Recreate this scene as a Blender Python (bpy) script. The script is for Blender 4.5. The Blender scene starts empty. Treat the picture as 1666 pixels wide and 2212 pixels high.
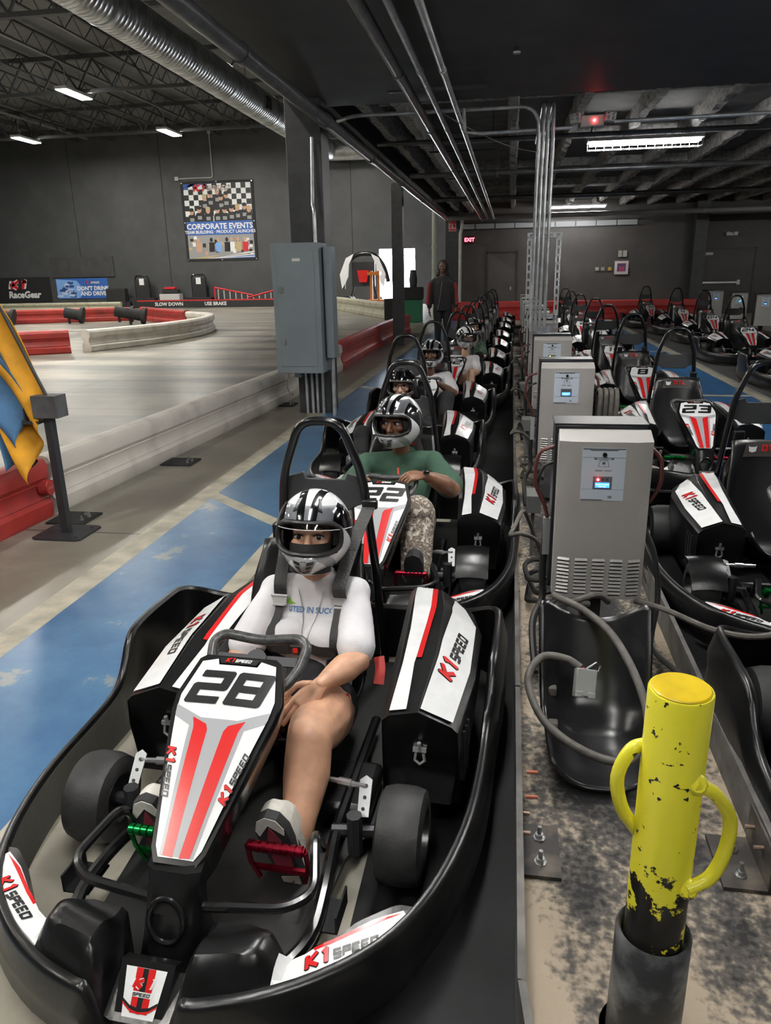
import bpy, bmesh, math, random
from mathutils import Vector, Matrix
random.seed(7)
SC = bpy.context.scene
COL = SC.collection
PI = math.pi
R_ = math.radians

# ------------------------------------------------------------------ camera
CAM_H = 1.6
F_PX, IMG_W, IMG_H = 1609.0, 1666.0, 2212.0
cam = bpy.data.cameras.new('camera')
cam.sensor_fit = 'VERTICAL'
cam.sensor_height = 24.0
cam.lens = F_PX / IMG_H * 24.0
cam.clip_end = 300
cam_o = bpy.data.objects.new('camera', cam)
_y = Vector((274 / F_PX, 520 / F_PX, -1)).normalized()
_z = -Vector((100 / F_PX, -5035 / F_PX, -1)).normalized()
_z = (_z - _z.dot(_y) * _y).normalized()
_x = _y.cross(_z)
cam_o.matrix_world = Matrix.Translation((0, 0, CAM_H)) @ Matrix((_x, _y, _z)).to_4x4()
COL.objects.link(cam_o)
SC.camera = cam_o

# ------------------------------------------------------------------ world, exposure
w = bpy.data.worlds.new('daylight'); SC.world = w; w.use_nodes = True
w.node_tree.nodes['Background'].inputs[0].default_value = (0.86, 0.93, 1.0, 1)
w.node_tree.nodes['Background'].inputs[1].default_value = 14.0
SC.view_settings.view_transform = 'Standard'
SC.view_settings.look = 'None'
SC.view_settings.gamma = 1.0
SC.view_settings.use_curve_mapping = False
SC.view_settings.exposure = 1.75
SC.cycles.use_denoising = True
SC.cycles.max_bounces = 5
SC.cycles.diffuse_bounces = 3
SC.cycles.glossy_bounces = 2
SC.cycles.use_adaptive_sampling = True
SC.cycles.adaptive_threshold = 0.1
SC.cycles.transparent_max_bounces = 8
SC.cycles.sample_clamp_indirect = 4.0
SC.cycles.caustics_reflective = False
SC.cycles.caustics_refractive = False
LAMP_TUBE = 32.0      # fluorescent fixtures under the mezzanine
LAMP_BAY = 95.0      # LED high bays over the track

# ------------------------------------------------------------------ materials
MATS = {}
def M(name, col, rough=0.5, metal=0.0, var=0.0, vscale=8.0, bump=0.0, bscale=40.0, coat=0.0, emit=0.0, alpha=1.0, spec=None, trans=0.0, col2=None, lo=0.35, hi=0.65, stretch=None, det=6.0):
    if name in MATS: return MATS[name]
    m = bpy.data.materials.new(name); MATS[name] = m
    m.use_nodes = True; nt = m.node_tree; b = nt.nodes['Principled BSDF']
    c = tuple(col) + (1,)
    b.inputs['Base Color'].default_value = c
    b.inputs['Roughness'].default_value = rough
    b.inputs['Metallic'].default_value = metal
    if spec is not None: b.inputs['Specular IOR Level'].default_value = spec
    if coat: b.inputs['Coat Weight'].default_value = coat; b.inputs['Coat Roughness'].default_value = 0.08
    if emit: b.inputs['Emission Color'].default_value = c; b.inputs['Emission Strength'].default_value = emit
    if alpha < 1: b.inputs['Alpha'].default_value = alpha
    if trans: b.inputs['Transmission Weight'].default_value = trans; b.inputs['IOR'].default_value = 1.05
    def tc():
        t = nt.nodes.new('ShaderNodeTexCoord'); o = t.outputs['Object']
        if stretch:
            mp = nt.nodes.new('ShaderNodeMapping'); mp.inputs['Scale'].default_value = stretch
            nt.links.new(o, mp.inputs[0]); o = mp.outputs[0]
        return o
    if var or col2:
        n = nt.nodes.new('ShaderNodeTexNoise'); n.inputs['Scale'].default_value = vscale; n.inputs['Detail'].default_value = det
        nt.links.new(tc(), n.inputs['Vector'])
        rp = nt.nodes.new('ShaderNodeValToRGB'); nt.links.new(n.outputs[0], rp.inputs[0])
        rp.color_ramp.elements[0].position = lo; rp.color_ramp.elements[1].position = hi
        if col2: a_, b_ = c, tuple(col2) + (1,)
        else:
            a_ = tuple(max(0, x * (1 - var)) for x in col) + (1,); b_ = tuple(min(1, x * (1 + var)) for x in col) + (1,)
        rp.color_ramp.elements[0].color = a_; rp.color_ramp.elements[1].color = b_
        nt.links.new(rp.outputs[0], b.inputs['Base Color'])
    if bump:
        n = nt.nodes.new('ShaderNodeTexNoise'); n.inputs['Scale'].default_value = bscale; n.inputs['Detail'].default_value = 4
        nt.links.new(tc(), n.inputs['Vector'])
        bp = nt.nodes.new('ShaderNodeBump'); bp.inputs['Strength'].default_value = bump; bp.inputs['Distance'].default_value = 0.01
        nt.links.new(n.outputs[0], bp.inputs['Height']); nt.links.new(bp.outputs[0], b.inputs['Normal'])
    return m

# ------------------------------------------------------------------ mesh builder
class MB:
    def __init__(s): s.v = []; s.f = []; s.m = []; s.mi = 0
    def add(s, vs, fs, xf=None):
        o = len(s.v)
        for p in vs:
            p = Vector(p); s.v.append(xf @ p if xf is not None else p)
        for f in fs: s.f.append([o + i for i in f]); s.m.append(s.mi)
        return s
    def box(s, a, b, xf=None):
        x0, y0, z0 = a; x1, y1, z1 = b
        return s.add([(x0,y0,z0),(x1,y0,z0),(x1,y1,z0),(x0,y1,z0),(x0,y0,z1),(x1,y0,z1),(x1,y1,z1),(x0,y1,z1)],
              [(0,3,2,1),(4,5,6,7),(0,1,5,4),(1,2,6,5),(2,3,7,6),(3,0,4,7)], xf)
    def cbox(s, c, d, xf=None):
        return s.box([c[i]-d[i]/2 for i in range(3)], [c[i]+d[i]/2 for i in range(3)], xf)
    def poly(s, pts, xf=None): return s.add(pts, [list(range(len(pts)))], xf)
    def prism(s, poly, h0, h1, xf=None):
        n = len(poly)
        vs = [(p[0],p[1],h0) for p in poly] + [(p[0],p[1],h1) for p in poly]
        fs = [list(range(n))[::-1], [n+i for i in range(n)]] + [(i,(i+1)%n,n+(i+1)%n,n+i) for i in range(n)]
        return s.add(vs, fs, xf)
    def loft(s, rings, closed=True, cap=True, xf=None):
        n = len(rings[0]); vs = [p for r in rings for p in r]; fs = []
        for j in range(len(rings)-1):
            for i in range(n if closed else n-1):
                k = (i+1) % n
                fs.append((j*n+i, j*n+k, (j+1)*n+k, (j+1)*n+i))
        if cap and closed:
            fs.append(list(range(n))[::-1]); o = (len(rings)-1)*n; fs.append([o+i for i in range(n)])
        return s.add(vs, fs, xf)
    def tube(s, pts, r, seg=8, closed=False, xf=None, flat=None):
        pts = [Vector(p) for p in pts]; n = len(pts); rings = []; up = None
        for i, p in enumerate(pts):
            a = pts[i-1] if (i or closed) else p; b = pts[(i+1) % n] if (i < n-1 or closed) else p
            t = (b-a).normalized() if (b-a).length > 1e-9 else Vector((0,0,1))
            if up is None:
                up = Vector((0,0,1)) if abs(t.z) < .9 else Vector((1,0,0))
            up = (up - up.dot(t)*t)
            up = up.normalized() if up.length > 1e-6 else t.orthogonal().normalized()
            sd = t.cross(up); rr = r[i] if isinstance(r, (list, tuple)) else r
            fl = 1.0 if flat is None else flat
            rings.append([p + rr*(math.cos(2*PI*k/seg)*sd + fl*math.sin(2*PI*k/seg)*up) for k in range(seg)])
        if closed: rings.append(rings[0]); return s.loft(rings, True, False, xf)
        return s.loft(rings, True, True, xf)
    def lathe(s, prof, seg=24, xf=None, cap=True):   # prof [(r, z)], axis z
        rings = [[(r*math.cos(2*PI*k/seg), r*math.sin(2*PI*k/seg), z) for k in range(seg)] for r, z in prof]
        return s.loft(rings, True, cap, xf)
    def cyl(s, p, q, r, seg=12, xf=None): return s.tube([p, q], r, seg, False, xf)
    def grid(s, fn, nu, nv, xf=None, wrap=False):
        vs = [fn(i/nu, j/nv) for j in range(nv+1) for i in range(nu+1)]
        fs = [(j*(nu+1)+i, j*(nu+1)+i+1, (j+1)*(nu+1)+i+1, (j+1)*(nu+1)+i) for j in range(nv) for i in range(nu)]
        return s.add(vs, fs, xf)
    def sphere(s, c, r, nu=16, nv=10, xf=None):
        r = (r, r, r) if not isinstance(r, (tuple, list)) else r
        rings = []
        for j in range(nv+1):
            a = -PI/2 + PI*j/nv; a = max(-PI/2+.02, min(PI/2-.02, a))
            rings.append([(c[0]+r[0]*math.cos(a)*math.cos(2*PI*k/nu), c[1]+r[1]*math.cos(a)*math.sin(2*PI*k/nu), c[2]+r[2]*math.sin(a)) for k in range(nu)])
        return s.loft(rings, True, True, xf)
    def mesh(s, name, mats, smooth=40, fix=True):
        me = bpy.data.meshes.new(name); me.from_pydata([tuple(v) for v in s.v], [], s.f)
        for m in (mats if isinstance(mats, (list, tuple)) else [mats]): me.materials.append(m)
        me.polygons.foreach_set('material_index', s.m)
        if fix:
            bm = bmesh.new(); bm.from_mesh(me); bmesh.ops.remove_doubles(bm, verts=bm.verts, dist=1e-5)
            bmesh.ops.recalc_face_normals(bm, faces=bm.faces); bm.to_mesh(me); bm.free()
        me.update()
        if smooth:
            me.polygons.foreach_set('use_smooth', [True]*len(me.polygons)); me.set_sharp_from_angle(angle=R_(smooth))
        return me
    def obj(s, name, mats, parent=None, smooth=40, fix=True, loc=None, bevel=0):
        return mobj(name, s.mesh(name, mats, smooth, fix), parent, loc, bevel)

def mobj(name, me, parent=None, loc=None, bevel=0):
    o = bpy.data.objects.new(name, me); COL.objects.link(o)
    if parent: o.parent = parent
    if loc: o.location = loc
    if bevel:
        b = o.modifiers.new('bevel', 'BEVEL'); b.width = bevel; b.segments = 2; b.limit_method = 'ANGLE'; b.angle_limit = R_(40)
    return o
def empty(name, loc=(0,0,0), rz=0.0):
    o = bpy.data.objects.new(name, None); COL.objects.link(o); o.location = loc; o.rotation_euler = (0,0,rz); o.empty_display_size = .1
    return o
def tag(o, label, cat, group=None):
    o['label'] = label; o['category'] = cat
    if group: o['group'] = group
    return o
def struct(o): o['kind'] = 'structure'; return o
def copy_tree(o, parent=None, skip=()):
    c = o.copy(); COL.objects.link(c); c.parent = parent
    for ch in list(o.children):
        if ch.name.split('.')[0] not in skip: copy_tree(ch, c, skip)
    return c
def smooth_path(pts, n=6, closed=False):      # Catmull-Rom
    P = [Vector(p) for p in pts]; out = []; m = len(P)
    for i in range(m if closed else m-1):
        p0 = P[i-1] if (i or closed) else P[0]*2-P[1]; p1 = P[i]; p2 = P[(i+1) % m]
        p3 = P[(i+2) % m] if (i+2 < m or closed) else P[-1]*2-P[-2]
        for k in range(n):
            t = k/n
            out.append(.5*((2*p1)+(p2-p0)*t+(2*p0-5*p1+4*p2-p3)*t*t+(3*p1-p0-3*p2+p3)*t**3))
    if not closed: out.append(P[-1])
    return out
def fillet(pts, r, n=5):                      # polyline with rounded corners
    P = [Vector(p) for p in pts]; out = [P[0]]
    for i in range(1, len(P)-1):
        a, b, c = P[i-1], P[i], P[i+1]; d1 = (a-b); d2 = (c-b)
        q = min(r, d1.length*.49, d2.length*.49); s_ = b+d1.normalized()*q; e = b+d2.normalized()*q
        for k in range(n+1):
            t = k/n; out.append((1-t)**2*s_+2*t*(1-t)*b+t*t*e)
    out.append(P[-1]); return out
def frame(o, x, y):                           # matrix from origin and two axes
    x = Vector(x).normalized(); y = Vector(y); y = (y-y.dot(x)*x).normalized(); z = x.cross(y)
    m = Matrix((x, y, z)).transposed().to_4x4(); m.translation = Vector(o); return m

# ------------------------------------------------------------------ lettering
GLY = {  # strokes on a 4 x 6 grid
 '0': [[(0,0),(4,0),(4,6),(0,6),(0,0)]], '1': [[(1.0,5.0),(2.2,6),(2.2,0)]], '2': [[(0,6),(4,6),(4,3),(0,3),(0,0),(4,0)]],
 '3': [[(0,6),(4,6),(4,0),(0,0)],[(.8,3),(4,3)]], '4': [[(0,6),(0,2.2),(4,2.2)],[(3,6),(3,0)]], '5': [[(4,6),(0,6),(0,3.2),(4,3.2),(4,0),(0,0)]],
 '6': [[(4,6),(0,6),(0,0),(4,0),(4,3.2),(0,3.2)]], '7': [[(0,6),(4,6),(1.6,0)]], '8': [[(0,0),(4,0),(4,6),(0,6),(0,0)],[(0,3),(4,3)]],
 '9': [[(4,3),(0,3),(0,6),(4,6),(4,0),(0,0)]], 'S': [[(4,6),(0,6),(0,3),(4,3),(4,0),(0,0)]], 'P': [[(0,0),(0,6),(4,6),(4,3),(0,3)]],
 'E': [[(4,6),(0,6),(0,0),(4,0)],[(0,3),(3.6,3)]], 'D': [[(0,0),(4,0),(4,6),(0,6),(0,0)]], 'K': [[(0,0),(0,6)],[(4,6),(.6,3),(4.2,0)]],
 'O': [[(0,0),(4,0),(4,6),(0,6),(0,0)]], 'T': [[(0,6),(4,6)],[(2,6),(2,0)]], 'L': [[(0,6),(0,0),(4,0)]], 'F': [[(0,0),(0,6),(4,6)],[(0,3),(3.4,3)]]}
def stroke2d(pts, t):
    """thick polyline -> list of convex 2-D polygons"""
    out = []; P = [Vector((p[0], p[1])) for p in pts]
    for i in range(len(P)-1):
        a, b = P[i], P[i+1]; d = (b-a).normalized(); n = Vector((-d.y, d.x))*t/2
        ea = d*t/2 if i > 0 or (P[0]-P[-1]).length < 1e-6 else d*t*.25
        eb = d*t/2 if i < len(P)-2 or (P[0]-P[-1]).length < 1e-6 else d*t*.25
        out.append([a-ea*.8+n*.7, a-ea*.45+n, b+eb*.45+n, b+eb*.8+n*.7, b+eb*.8-n*.7, b+eb*.45-n, a-ea*.45-n, a-ea*.8-n*.7])
    return out
def word_polys(txt, h, t, slant=.25, wid=.62, gap=.28):
    """list of 2-D polygons for a word, baseline at 0, centred on x"""
    out = []; x = 0; k = h/6
    for ch in txt:
        if ch == ' ': x += 3*k; continue
        for st in GLY[ch]:
            for pl in stroke2d([(p[0]*wid*1.5*k, p[1]*k*(1-t/h*1.0)+t/2) for p in st], t):
                out.append([(x+p[0]+slant*p[1], p[1]) for p in pl])
        x += (4*wid*1.5*k if ch != '1' else 2.6*wid*1.5*k+t*.2) + t + gap*k*2
    cx = (x - gap*k*2 - t)/2 + slant*h/2
    return [[(p[0]-cx, p[1]) for p in pl] for pl in out]
def put(mb, polys, fn, mi):
    """place 2-D polygons through fn(u, v) -> point"""
    mb.mi = mi
    for pl in polys: mb.poly([fn(p[0], p[1]) for p in pl])
FONT_CACHE = {}
def font_polys(txt, size, bold=0.0, shear=0.0, align='CENTER', space=1.0):
    key = (txt, size, bold, shear, align, space)
    if key in FONT_CACHE: return FONT_CACHE[key]
    cu = bpy.data.curves.new('t', 'FONT'); cu.body = txt; cu.size = size; cu.offset = bold; cu.shear = shear; cu.align_x = align; cu.resolution_u = 2; cu.space_character = space
    o = bpy.data.objects.new('t', cu); me = o.to_mesh()
    r = [[(me.vertices[i].co.x, me.vertices[i].co.y) for i in p.vertices] for p in me.polygons]
    o.to_mesh_clear(); bpy.data.objects.remove(o); bpy.data.curves.remove(cu); FONT_CACHE[key] = r; return r
def rot2(polys, a, dx=0, dy=0, k=1.0):
    c, s = math.cos(a)*k, math.sin(a)*k
    return [[(p[0]*c-p[1]*s+dx, p[0]*s+p[1]*c+dy) for p in pl] for pl in polys]
def k1_logo(h):
    """(red polys, dark outline polys, black polys) of the K1SPEED mark along +u, centred"""
    a = word_polys('K1', h*1.25, h*.30, .35, .6, .18); b = word_polys('SPEED', h*.82, h*.2, .35, .62, .22)
    wa = max(p[0] for pl in a for p in pl)-min(p[0] for pl in a for p in pl); wb = max(p[0] for pl in b for p in pl)-min(p[0] for pl in b for p in pl)
    tot = wa+wb; ca = -tot/2+wa/2; cb = tot/2-wb/2
    o = [[(p[0],p[1]) for p in pl] for pl in word_polys('K1', h*1.25, h*.30, .35, .6, .18)]
    o = [[(p[0]+dx_,p[1]+dy_) for p in pl] for pl in o for dx_, dy_ in ((h*.07,0),(-h*.07,0),(0,h*.07),(0,-h*.07))]
    sh = lambda pls, d, e: [[(p[0]+d, p[1]+e-h*.5) for p in pl] for pl in pls]
    return sh(a, ca, 0), sh(o, ca, 0), sh(b, cb, h*.1)
def put_k1(mb, fn, lift, h, ang, u, v, red, dark, letters):
    A, O, B = k1_logo(h)
    put(mb, rot2(O, ang, u, v), lambda a, b: fn(a, b, lift), dark)
    put(mb, rot2(A, ang, u, v), lambda a, b: fn(a, b, lift*1.6), red)
    put(mb, rot2(B, ang, u, v), lambda a, b: fn(a, b, lift*1.3), letters)

# shared materials
BLACK_PL = M('black_plastic', (.0055,.0055,.006), .28, var=.35, vscale=14, bump=.06, bscale=60)
BLACK_GL = M('black_gloss_paint', (.007,.007,.008), .24, coat=.2)
BLACK_MAT = M('matte_black', (.018,.018,.019), .75, var=.3, vscale=20)
RUBBER = M('tyre_rubber', (.017,.017,.018), .55, var=.25, vscale=30, bump=.08, bscale=120)
WHITE_D = M('white_decal', (.76,.77,.78), .24, var=.04, vscale=20, coat=.25)
RED_D = M('red_decal', (.55,.012,.012), .28, coat=.25)
GREY_D = M('grey_decal', (.33,.34,.36), .3, coat=.2)
BLACK_D = M('black_decal', (.012,.013,.014), .3)
STEEL = M('bare_steel', (.55,.56,.57), .3, 1.0, var=.15, vscale=30)
GALV = M('galvanised_steel', (.58,.60,.62), .34, .6, var=.2, vscale=9)
CHROME = M('polished_metal', (.62,.62,.64), .28, .9)
DARK_METAL = M('dark_metal', (.05,.05,.055), .4, .6)
# ================================================================== THE SETTING
def concrete():
    m = bpy.data.materials.new('polished_concrete'); m.use_nodes = True; nt = m.node_tree; L = nt.links; b = nt.nodes['Principled BSDF']
    N = lambda t: nt.nodes.new('ShaderNode'+t)
    tc = N('TexCoord'); sep = N('SeparateXYZ'); L.new(tc.outputs['Object'], sep.inputs[0])
    n1 = N('TexNoise'); n1.inputs['Scale'].default_value = 1.1; n1.inputs['Detail'].default_value = 10; n1.inputs['Roughness'].default_value = .65; n1.inputs['Distortion'].default_value = .6
    L.new(tc.outputs['Object'], n1.inputs['Vector'])
    r1 = N('ValToRGB'); L.new(n1.outputs[0], r1.inputs[0]); e = r1.color_ramp.elements
    e[0].position = .3; e[0].color = (.20,.185,.15,1); e[1].position = .68; e[1].color = (.42,.395,.33,1)
    # rubber streaks of the track, drawn out across the lane
    mp = N('Mapping'); mp.inputs['Scale'].default_value = (.22,1.5,1); mp.inputs['Rotation'].default_value = (0,0,.35); L.new(tc.outputs['Object'], mp.inputs[0])
    n2 = N('TexNoise'); n2.inputs['Scale'].default_value = .8; n2.inputs['Detail'].default_value = 7; L.new(mp.outputs[0], n2.inputs['Vector'])
    r2 = N('ValToRGB'); L.new(n2.outputs[0], r2.inputs[0]); e = r2.color_ramp.elements
    e[0].position = .44; e[0].color = (0,0,0,1); e[1].position = .62; e[1].color = (1,1,1,1)
    tr = N('MapRange'); tr.inputs['From Min'].default_value = -2.2; tr.inputs['From Max'].default_value = -3.4; tr.inputs['To Max'].default_value = .85; L.new(sep.outputs[0], tr.inputs[0])
    ml = N('Math'); ml.operation = 'MULTIPLY'; L.new(r2.outputs[0], ml.inputs[0]); L.new(tr.outputs[0], ml.inputs[1])
    mx = N('MixRGB'); L.new(ml.outputs[0], mx.inputs[0]); L.new(r1.outputs[0], mx.inputs[1]); mx.inputs[2].default_value = (.10,.105,.10,1)
    # saw-cut joints every 4.6 m
    def joint(out, off):
        a = N('Math'); a.operation = 'ADD'; a.inputs[1].default_value = off; L.new(out, a.inputs[0])
        p = N('Math'); p.operation = 'PINGPONG'; p.inputs[1].default_value = 2.3; L.new(a.outputs[0], p.inputs[0])
        c = N('Math'); c.operation = 'LESS_THAN'; c.inputs[1].default_value = .009; L.new(p.outputs[0], c.inputs[0]); return c
    j1, j2 = joint(sep.outputs[0], 6.6), joint(sep.outputs[1], .3)
    j = N('Math'); j.operation = 'MAXIMUM'; L.new(j1.outputs[0], j.inputs[0]); L.new(j2.outputs[0], j.inputs[1])
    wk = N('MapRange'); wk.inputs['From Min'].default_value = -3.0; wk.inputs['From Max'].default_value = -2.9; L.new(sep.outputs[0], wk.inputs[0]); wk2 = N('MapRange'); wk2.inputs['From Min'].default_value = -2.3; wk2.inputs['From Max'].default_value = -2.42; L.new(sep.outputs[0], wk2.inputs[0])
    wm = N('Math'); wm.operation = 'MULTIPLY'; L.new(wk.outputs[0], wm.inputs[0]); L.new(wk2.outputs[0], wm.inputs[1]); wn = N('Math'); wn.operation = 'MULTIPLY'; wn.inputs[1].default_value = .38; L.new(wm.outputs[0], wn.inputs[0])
    mw = N('MixRGB'); L.new(wn.outputs[0], mw.inputs[0]); L.new(mx.outputs[0], mw.inputs[1]); mw.inputs[2].default_value = (.105,.082,.060,1)  # brown walkway band: dirt, with the barrier's shadow painted into the colour too
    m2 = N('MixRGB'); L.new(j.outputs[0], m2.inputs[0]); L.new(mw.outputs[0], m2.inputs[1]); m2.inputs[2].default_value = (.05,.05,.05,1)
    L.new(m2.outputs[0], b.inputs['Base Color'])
    rr = N('MapRange'); rr.inputs['To Min'].default_value = .24; rr.inputs['To Max'].default_value = .46; L.new(n1.outputs[0], rr.inputs[0]); L.new(rr.outputs[0], b.inputs['Roughness'])
    return m
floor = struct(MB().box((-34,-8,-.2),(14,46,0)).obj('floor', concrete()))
BLUE = M('blue_floor_paint', (.055,.13,.24), .3, col2=(.085,.19,.33), vscale=2.2, lo=.3, hi=.7, bump=.05, bscale=25)
def worn_blue():
    m = M('worn_blue_paint', (.07,.165,.30), .3, bump=.06, bscale=18); nt = m.node_tree; L = nt.links; b = nt.nodes['Principled BSDF']
    tc = nt.nodes.new('ShaderNodeTexCoord'); n = nt.nodes.new('ShaderNodeTexNoise'); n.inputs['Scale'].default_value = 2.6; n.inputs['Detail'].default_value = 9; n.inputs['Roughness'].default_value = .65
    L.new(tc.outputs['Object'], n.inputs['Vector']); r = nt.nodes.new('ShaderNodeValToRGB'); L.new(n.outputs[0], r.inputs[0]); e = r.color_ramp.elements
    e[0].position = .36; e[0].color = (.05,.125,.25,1); e[1].position = .60; e[1].color = (.085,.19,.33,1)
    x = r.color_ramp.elements.new(.625); x.color = (.24,.27,.28,1); x = r.color_ramp.elements.new(.72); x.color = (.27,.28,.27,1)
    L.new(r.outputs[0], b.inputs['Base Color'])
    return m
BLUEW = worn_blue()
CREAM = M('cream_line_paint', (.42,.39,.31), .5, var=.25, vscale=6)
DARKP = M('black_lane_paint', (.007,.007,.008), .6, spec=.25, var=.5, vscale=3, bump=.05, bscale=50)
def paint(name, x0, y0, x1, y1, m, z=.003):
    return MB().box((x0,y0,.0),(x1,y1,z)).obj(name, m, floor)
ys = [-3.2, 5.2, 11.0, 16.8, 22.6, 28.0]
for i in range(len(ys)-1):
    q0, q1, sk = ys[i], ys[i+1], .62
    MB().prism([(-2.2,q0+.07),(-1.49,q0+.07-sk),(-1.49,q1-.07-sk),(-2.2,q1-.07)], 0, .003).obj('paint_panel', BLUEW if i == 0 else BLUE, floor)
    MB().prism([(-2.2,q1-.07),(-1.49,q1-.07-sk),(-1.49,q1+.07-sk),(-2.2,q1+.07)], 0, .003).obj('paint_line', CREAM, floor)
paint('paint_line', -2.36, -3.2, -2.2, 28, CREAM); paint('paint_line', -1.49, -3.2, -1.38, 28, CREAM)
paint('paint_lane', -.36, -2, .12, 28, DARKP); paint('paint_lane', .66, -2, 2.0, 28, DARKP)
ys = [-1.0, 4.9, 10.3, 16.0, 21.8, 27.5]
for i in range(len(ys)-1):
    paint('paint_panel', 2.05, ys[i]+.06, 3.1, ys[i+1]-.06, M('bright_blue_paint', (.03,.15,.36), .3, var=.2, vscale=3))
    paint('paint_line', 2.05, ys[i+1]-.06, 3.1, ys[i+1]+.06, CREAM)
paint('paint_line', 3.1, -2, 3.24, 28, CREAM); paint('paint_line', 1.93, -2, 2.05, 28, CREAM)
paint('paint_lane', 3.3, -2, 6.6, 28, M('grey_lane', (.05,.05,.05), .5, var=.4, vscale=2))

DWALL = M('charcoal_wall_paint', (.058,.060,.063), .55, var=.12, vscale=1.2, bump=.03, bscale=30)
DWALL2 = M('brown_black_wall_paint', (.066,.060,.057), .55, var=.12, vscale=1.5, bump=.03, bscale=30)
CEILP = M('black_ceiling_paint', (.048,.048,.050), .6, var=.2, vscale=2)
# track hall
mb = MB(); mb.box((-34,42,0),(-7.14,42.4,10)); mb.box((-5.19,42,0),(-1.8,42.4,10)); mb.box((-7.14,42,2.88),(-5.19,42.4,10))
wall_track = struct(mb.obj('wall_track', DWALL))
struct(MB().box((-34.4,-8,0),(-34,42.4,10)).obj('wall_left', DWALL))
struct(MB().box((-34.4,-8.4,0),(14.4,-8,10)).obj('wall_front', DWALL))
struct(MB().box((14,-8,0),(14.4,30,4.4)).obj('wall_right', DWALL2))
wall_back = struct(MB().box((-2.0,29.5,0),(14,29.8,4.4)).obj('wall_back', DWALL2))
struct(MB().box((-2.0,29.8,0),(-1.8,42,10)).obj('wall_return', DWALL))
struct(MB().box((-34,-8,9.5),(-1.8,42.4,9.8)).obj('ceiling_track', M('hall_deck', (.15,.155,.155), .6, var=.2, vscale=3, stretch=(1,12,1))))
# mezzanine: fascia, near soffit and the deck beyond the header
fascia = struct(MB().box((-2.56,-8,3.5),(-2.4,30,9.5)).obj('wall_mezzanine', CEILP))
struct(MB().box((-2.4,-8,3.42),(14,9.25,3.62)).obj('ceiling_soffit', CEILP))
deck = struct(MB().box((-2.4,9.25,3.98),(14,30,4.15)).obj('ceiling_deck', M('deck_grey', (.10,.10,.10), .8, var=.2, vscale=3)))
struct(MB().box((-2.4,9.25,3.50),(14,9.40,4.0)).obj('trim_header', CEILP))
struct(MB().box((-9.6,40.2,7.25),(-2.0,42,8.76)).obj('ceiling_bulkhead', CEILP))
outs = struct(MB().box((-20,42.4,-.3),(6,70,-.02)).obj('ground_outside', M('sunlit_concrete', (.7,.7,.68), .8, var=.1)))
# door leaves and wall fittings at the back
def door(n, x0, x1, z1, y=29.5, bar=None):
    d = struct(empty('door_%d' % n, (x0, y, 0)))
    w_ = x1-x0
    MB().box((0,-.03,.02),(w_,-.005,z1)).obj('door_leaf', DWALL2, d)
    MB().box((-.06,-.05,0),(0,0,z1+.06)).box((w_,-.05,0),(w_+.06,0,z1+.06)).box((-.06,-.05,z1),(w_+.06,0,z1+.06)).obj('door_frame', M('door_frame_paint', (.03,.028,.027), .5), d)
    if bar: MB().box((.1,-.09,bar-.03),(w_*.78,-.05,bar+.03)).box((w_*.72,-.1,bar-.08),(w_*.78,-.03,bar+.08)).box((.1,-.06,bar-.02),(.14,-.03,bar+.02)).obj('push_bar', STEEL, d)
    return d
door(1, -.9, .12, 2.25); door(2, 6.6, 8.4, 2.2, bar=1.08)
MB().cbox((.85,-.04,1.0),(.05,.05,.12)).obj('door_handle', STEEL, bpy.data.objects['door_1'])
# white strip window above the back wall
w1 = struct(empty('window_1', (-2.0, 29.45, 3.08)))
MB().box((-.15,0,0),(6.5,.04,.03)).box((-.15,0,.2),(6.5,.04,.24)).obj('window_frame', DARK_METAL, w1)
for i in range(9): MB().box((i*.72-.1,.01,.03),(i*.72+.58,.03,.2)).obj('pane', M('louvre_pane', (.35,.37,.38), .4), w1)
# concrete-look control seams on the track wall
for x in (-30,-24.6,-19.2,-11.4,-8.6): MB().box((x,41.985,0),(x+.03,42.0,9.5)).obj('wall_seam', M('seam_black', (.015,.015,.016), .7), wall_track)

# ------------------------------------------------------------------ columns
def column(name, label, x, y, sx, sy, h):
    c = MB().box((-sx/2,-sy/2,0),(sx/2,sy/2,h)).obj(name, M('column_black', (.034,.035,.038), .45, var=.2), loc=(x,y,0), bevel=.006)
    c['kind'] = 'structure'; return c
col1 = column('column_panel', '', -2.31, 8.95, .40, .36, 3.52)
col2 = column('column_far', '', -2.58, 17.75, .25, .25, 3.5)
col3 = column('column_back', '', 6.45, 29.2, .42, .4, 4.0)
col4 = column('column_pipe', '', -2.15, 28.6, .5, .5, 4.0)
# conduit stubs at the foot of the first column
for x in (-2.40,-2.33,-2.27,-2.20):
    MB().cyl((x,8.735,0),(x,8.735,.62), .017, 8).obj('conduit_stub', GALV, col1).matrix_parent_inverse = col1.matrix_world.inverted() if False else Matrix.Translation((2.31,-8.95,0))

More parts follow.
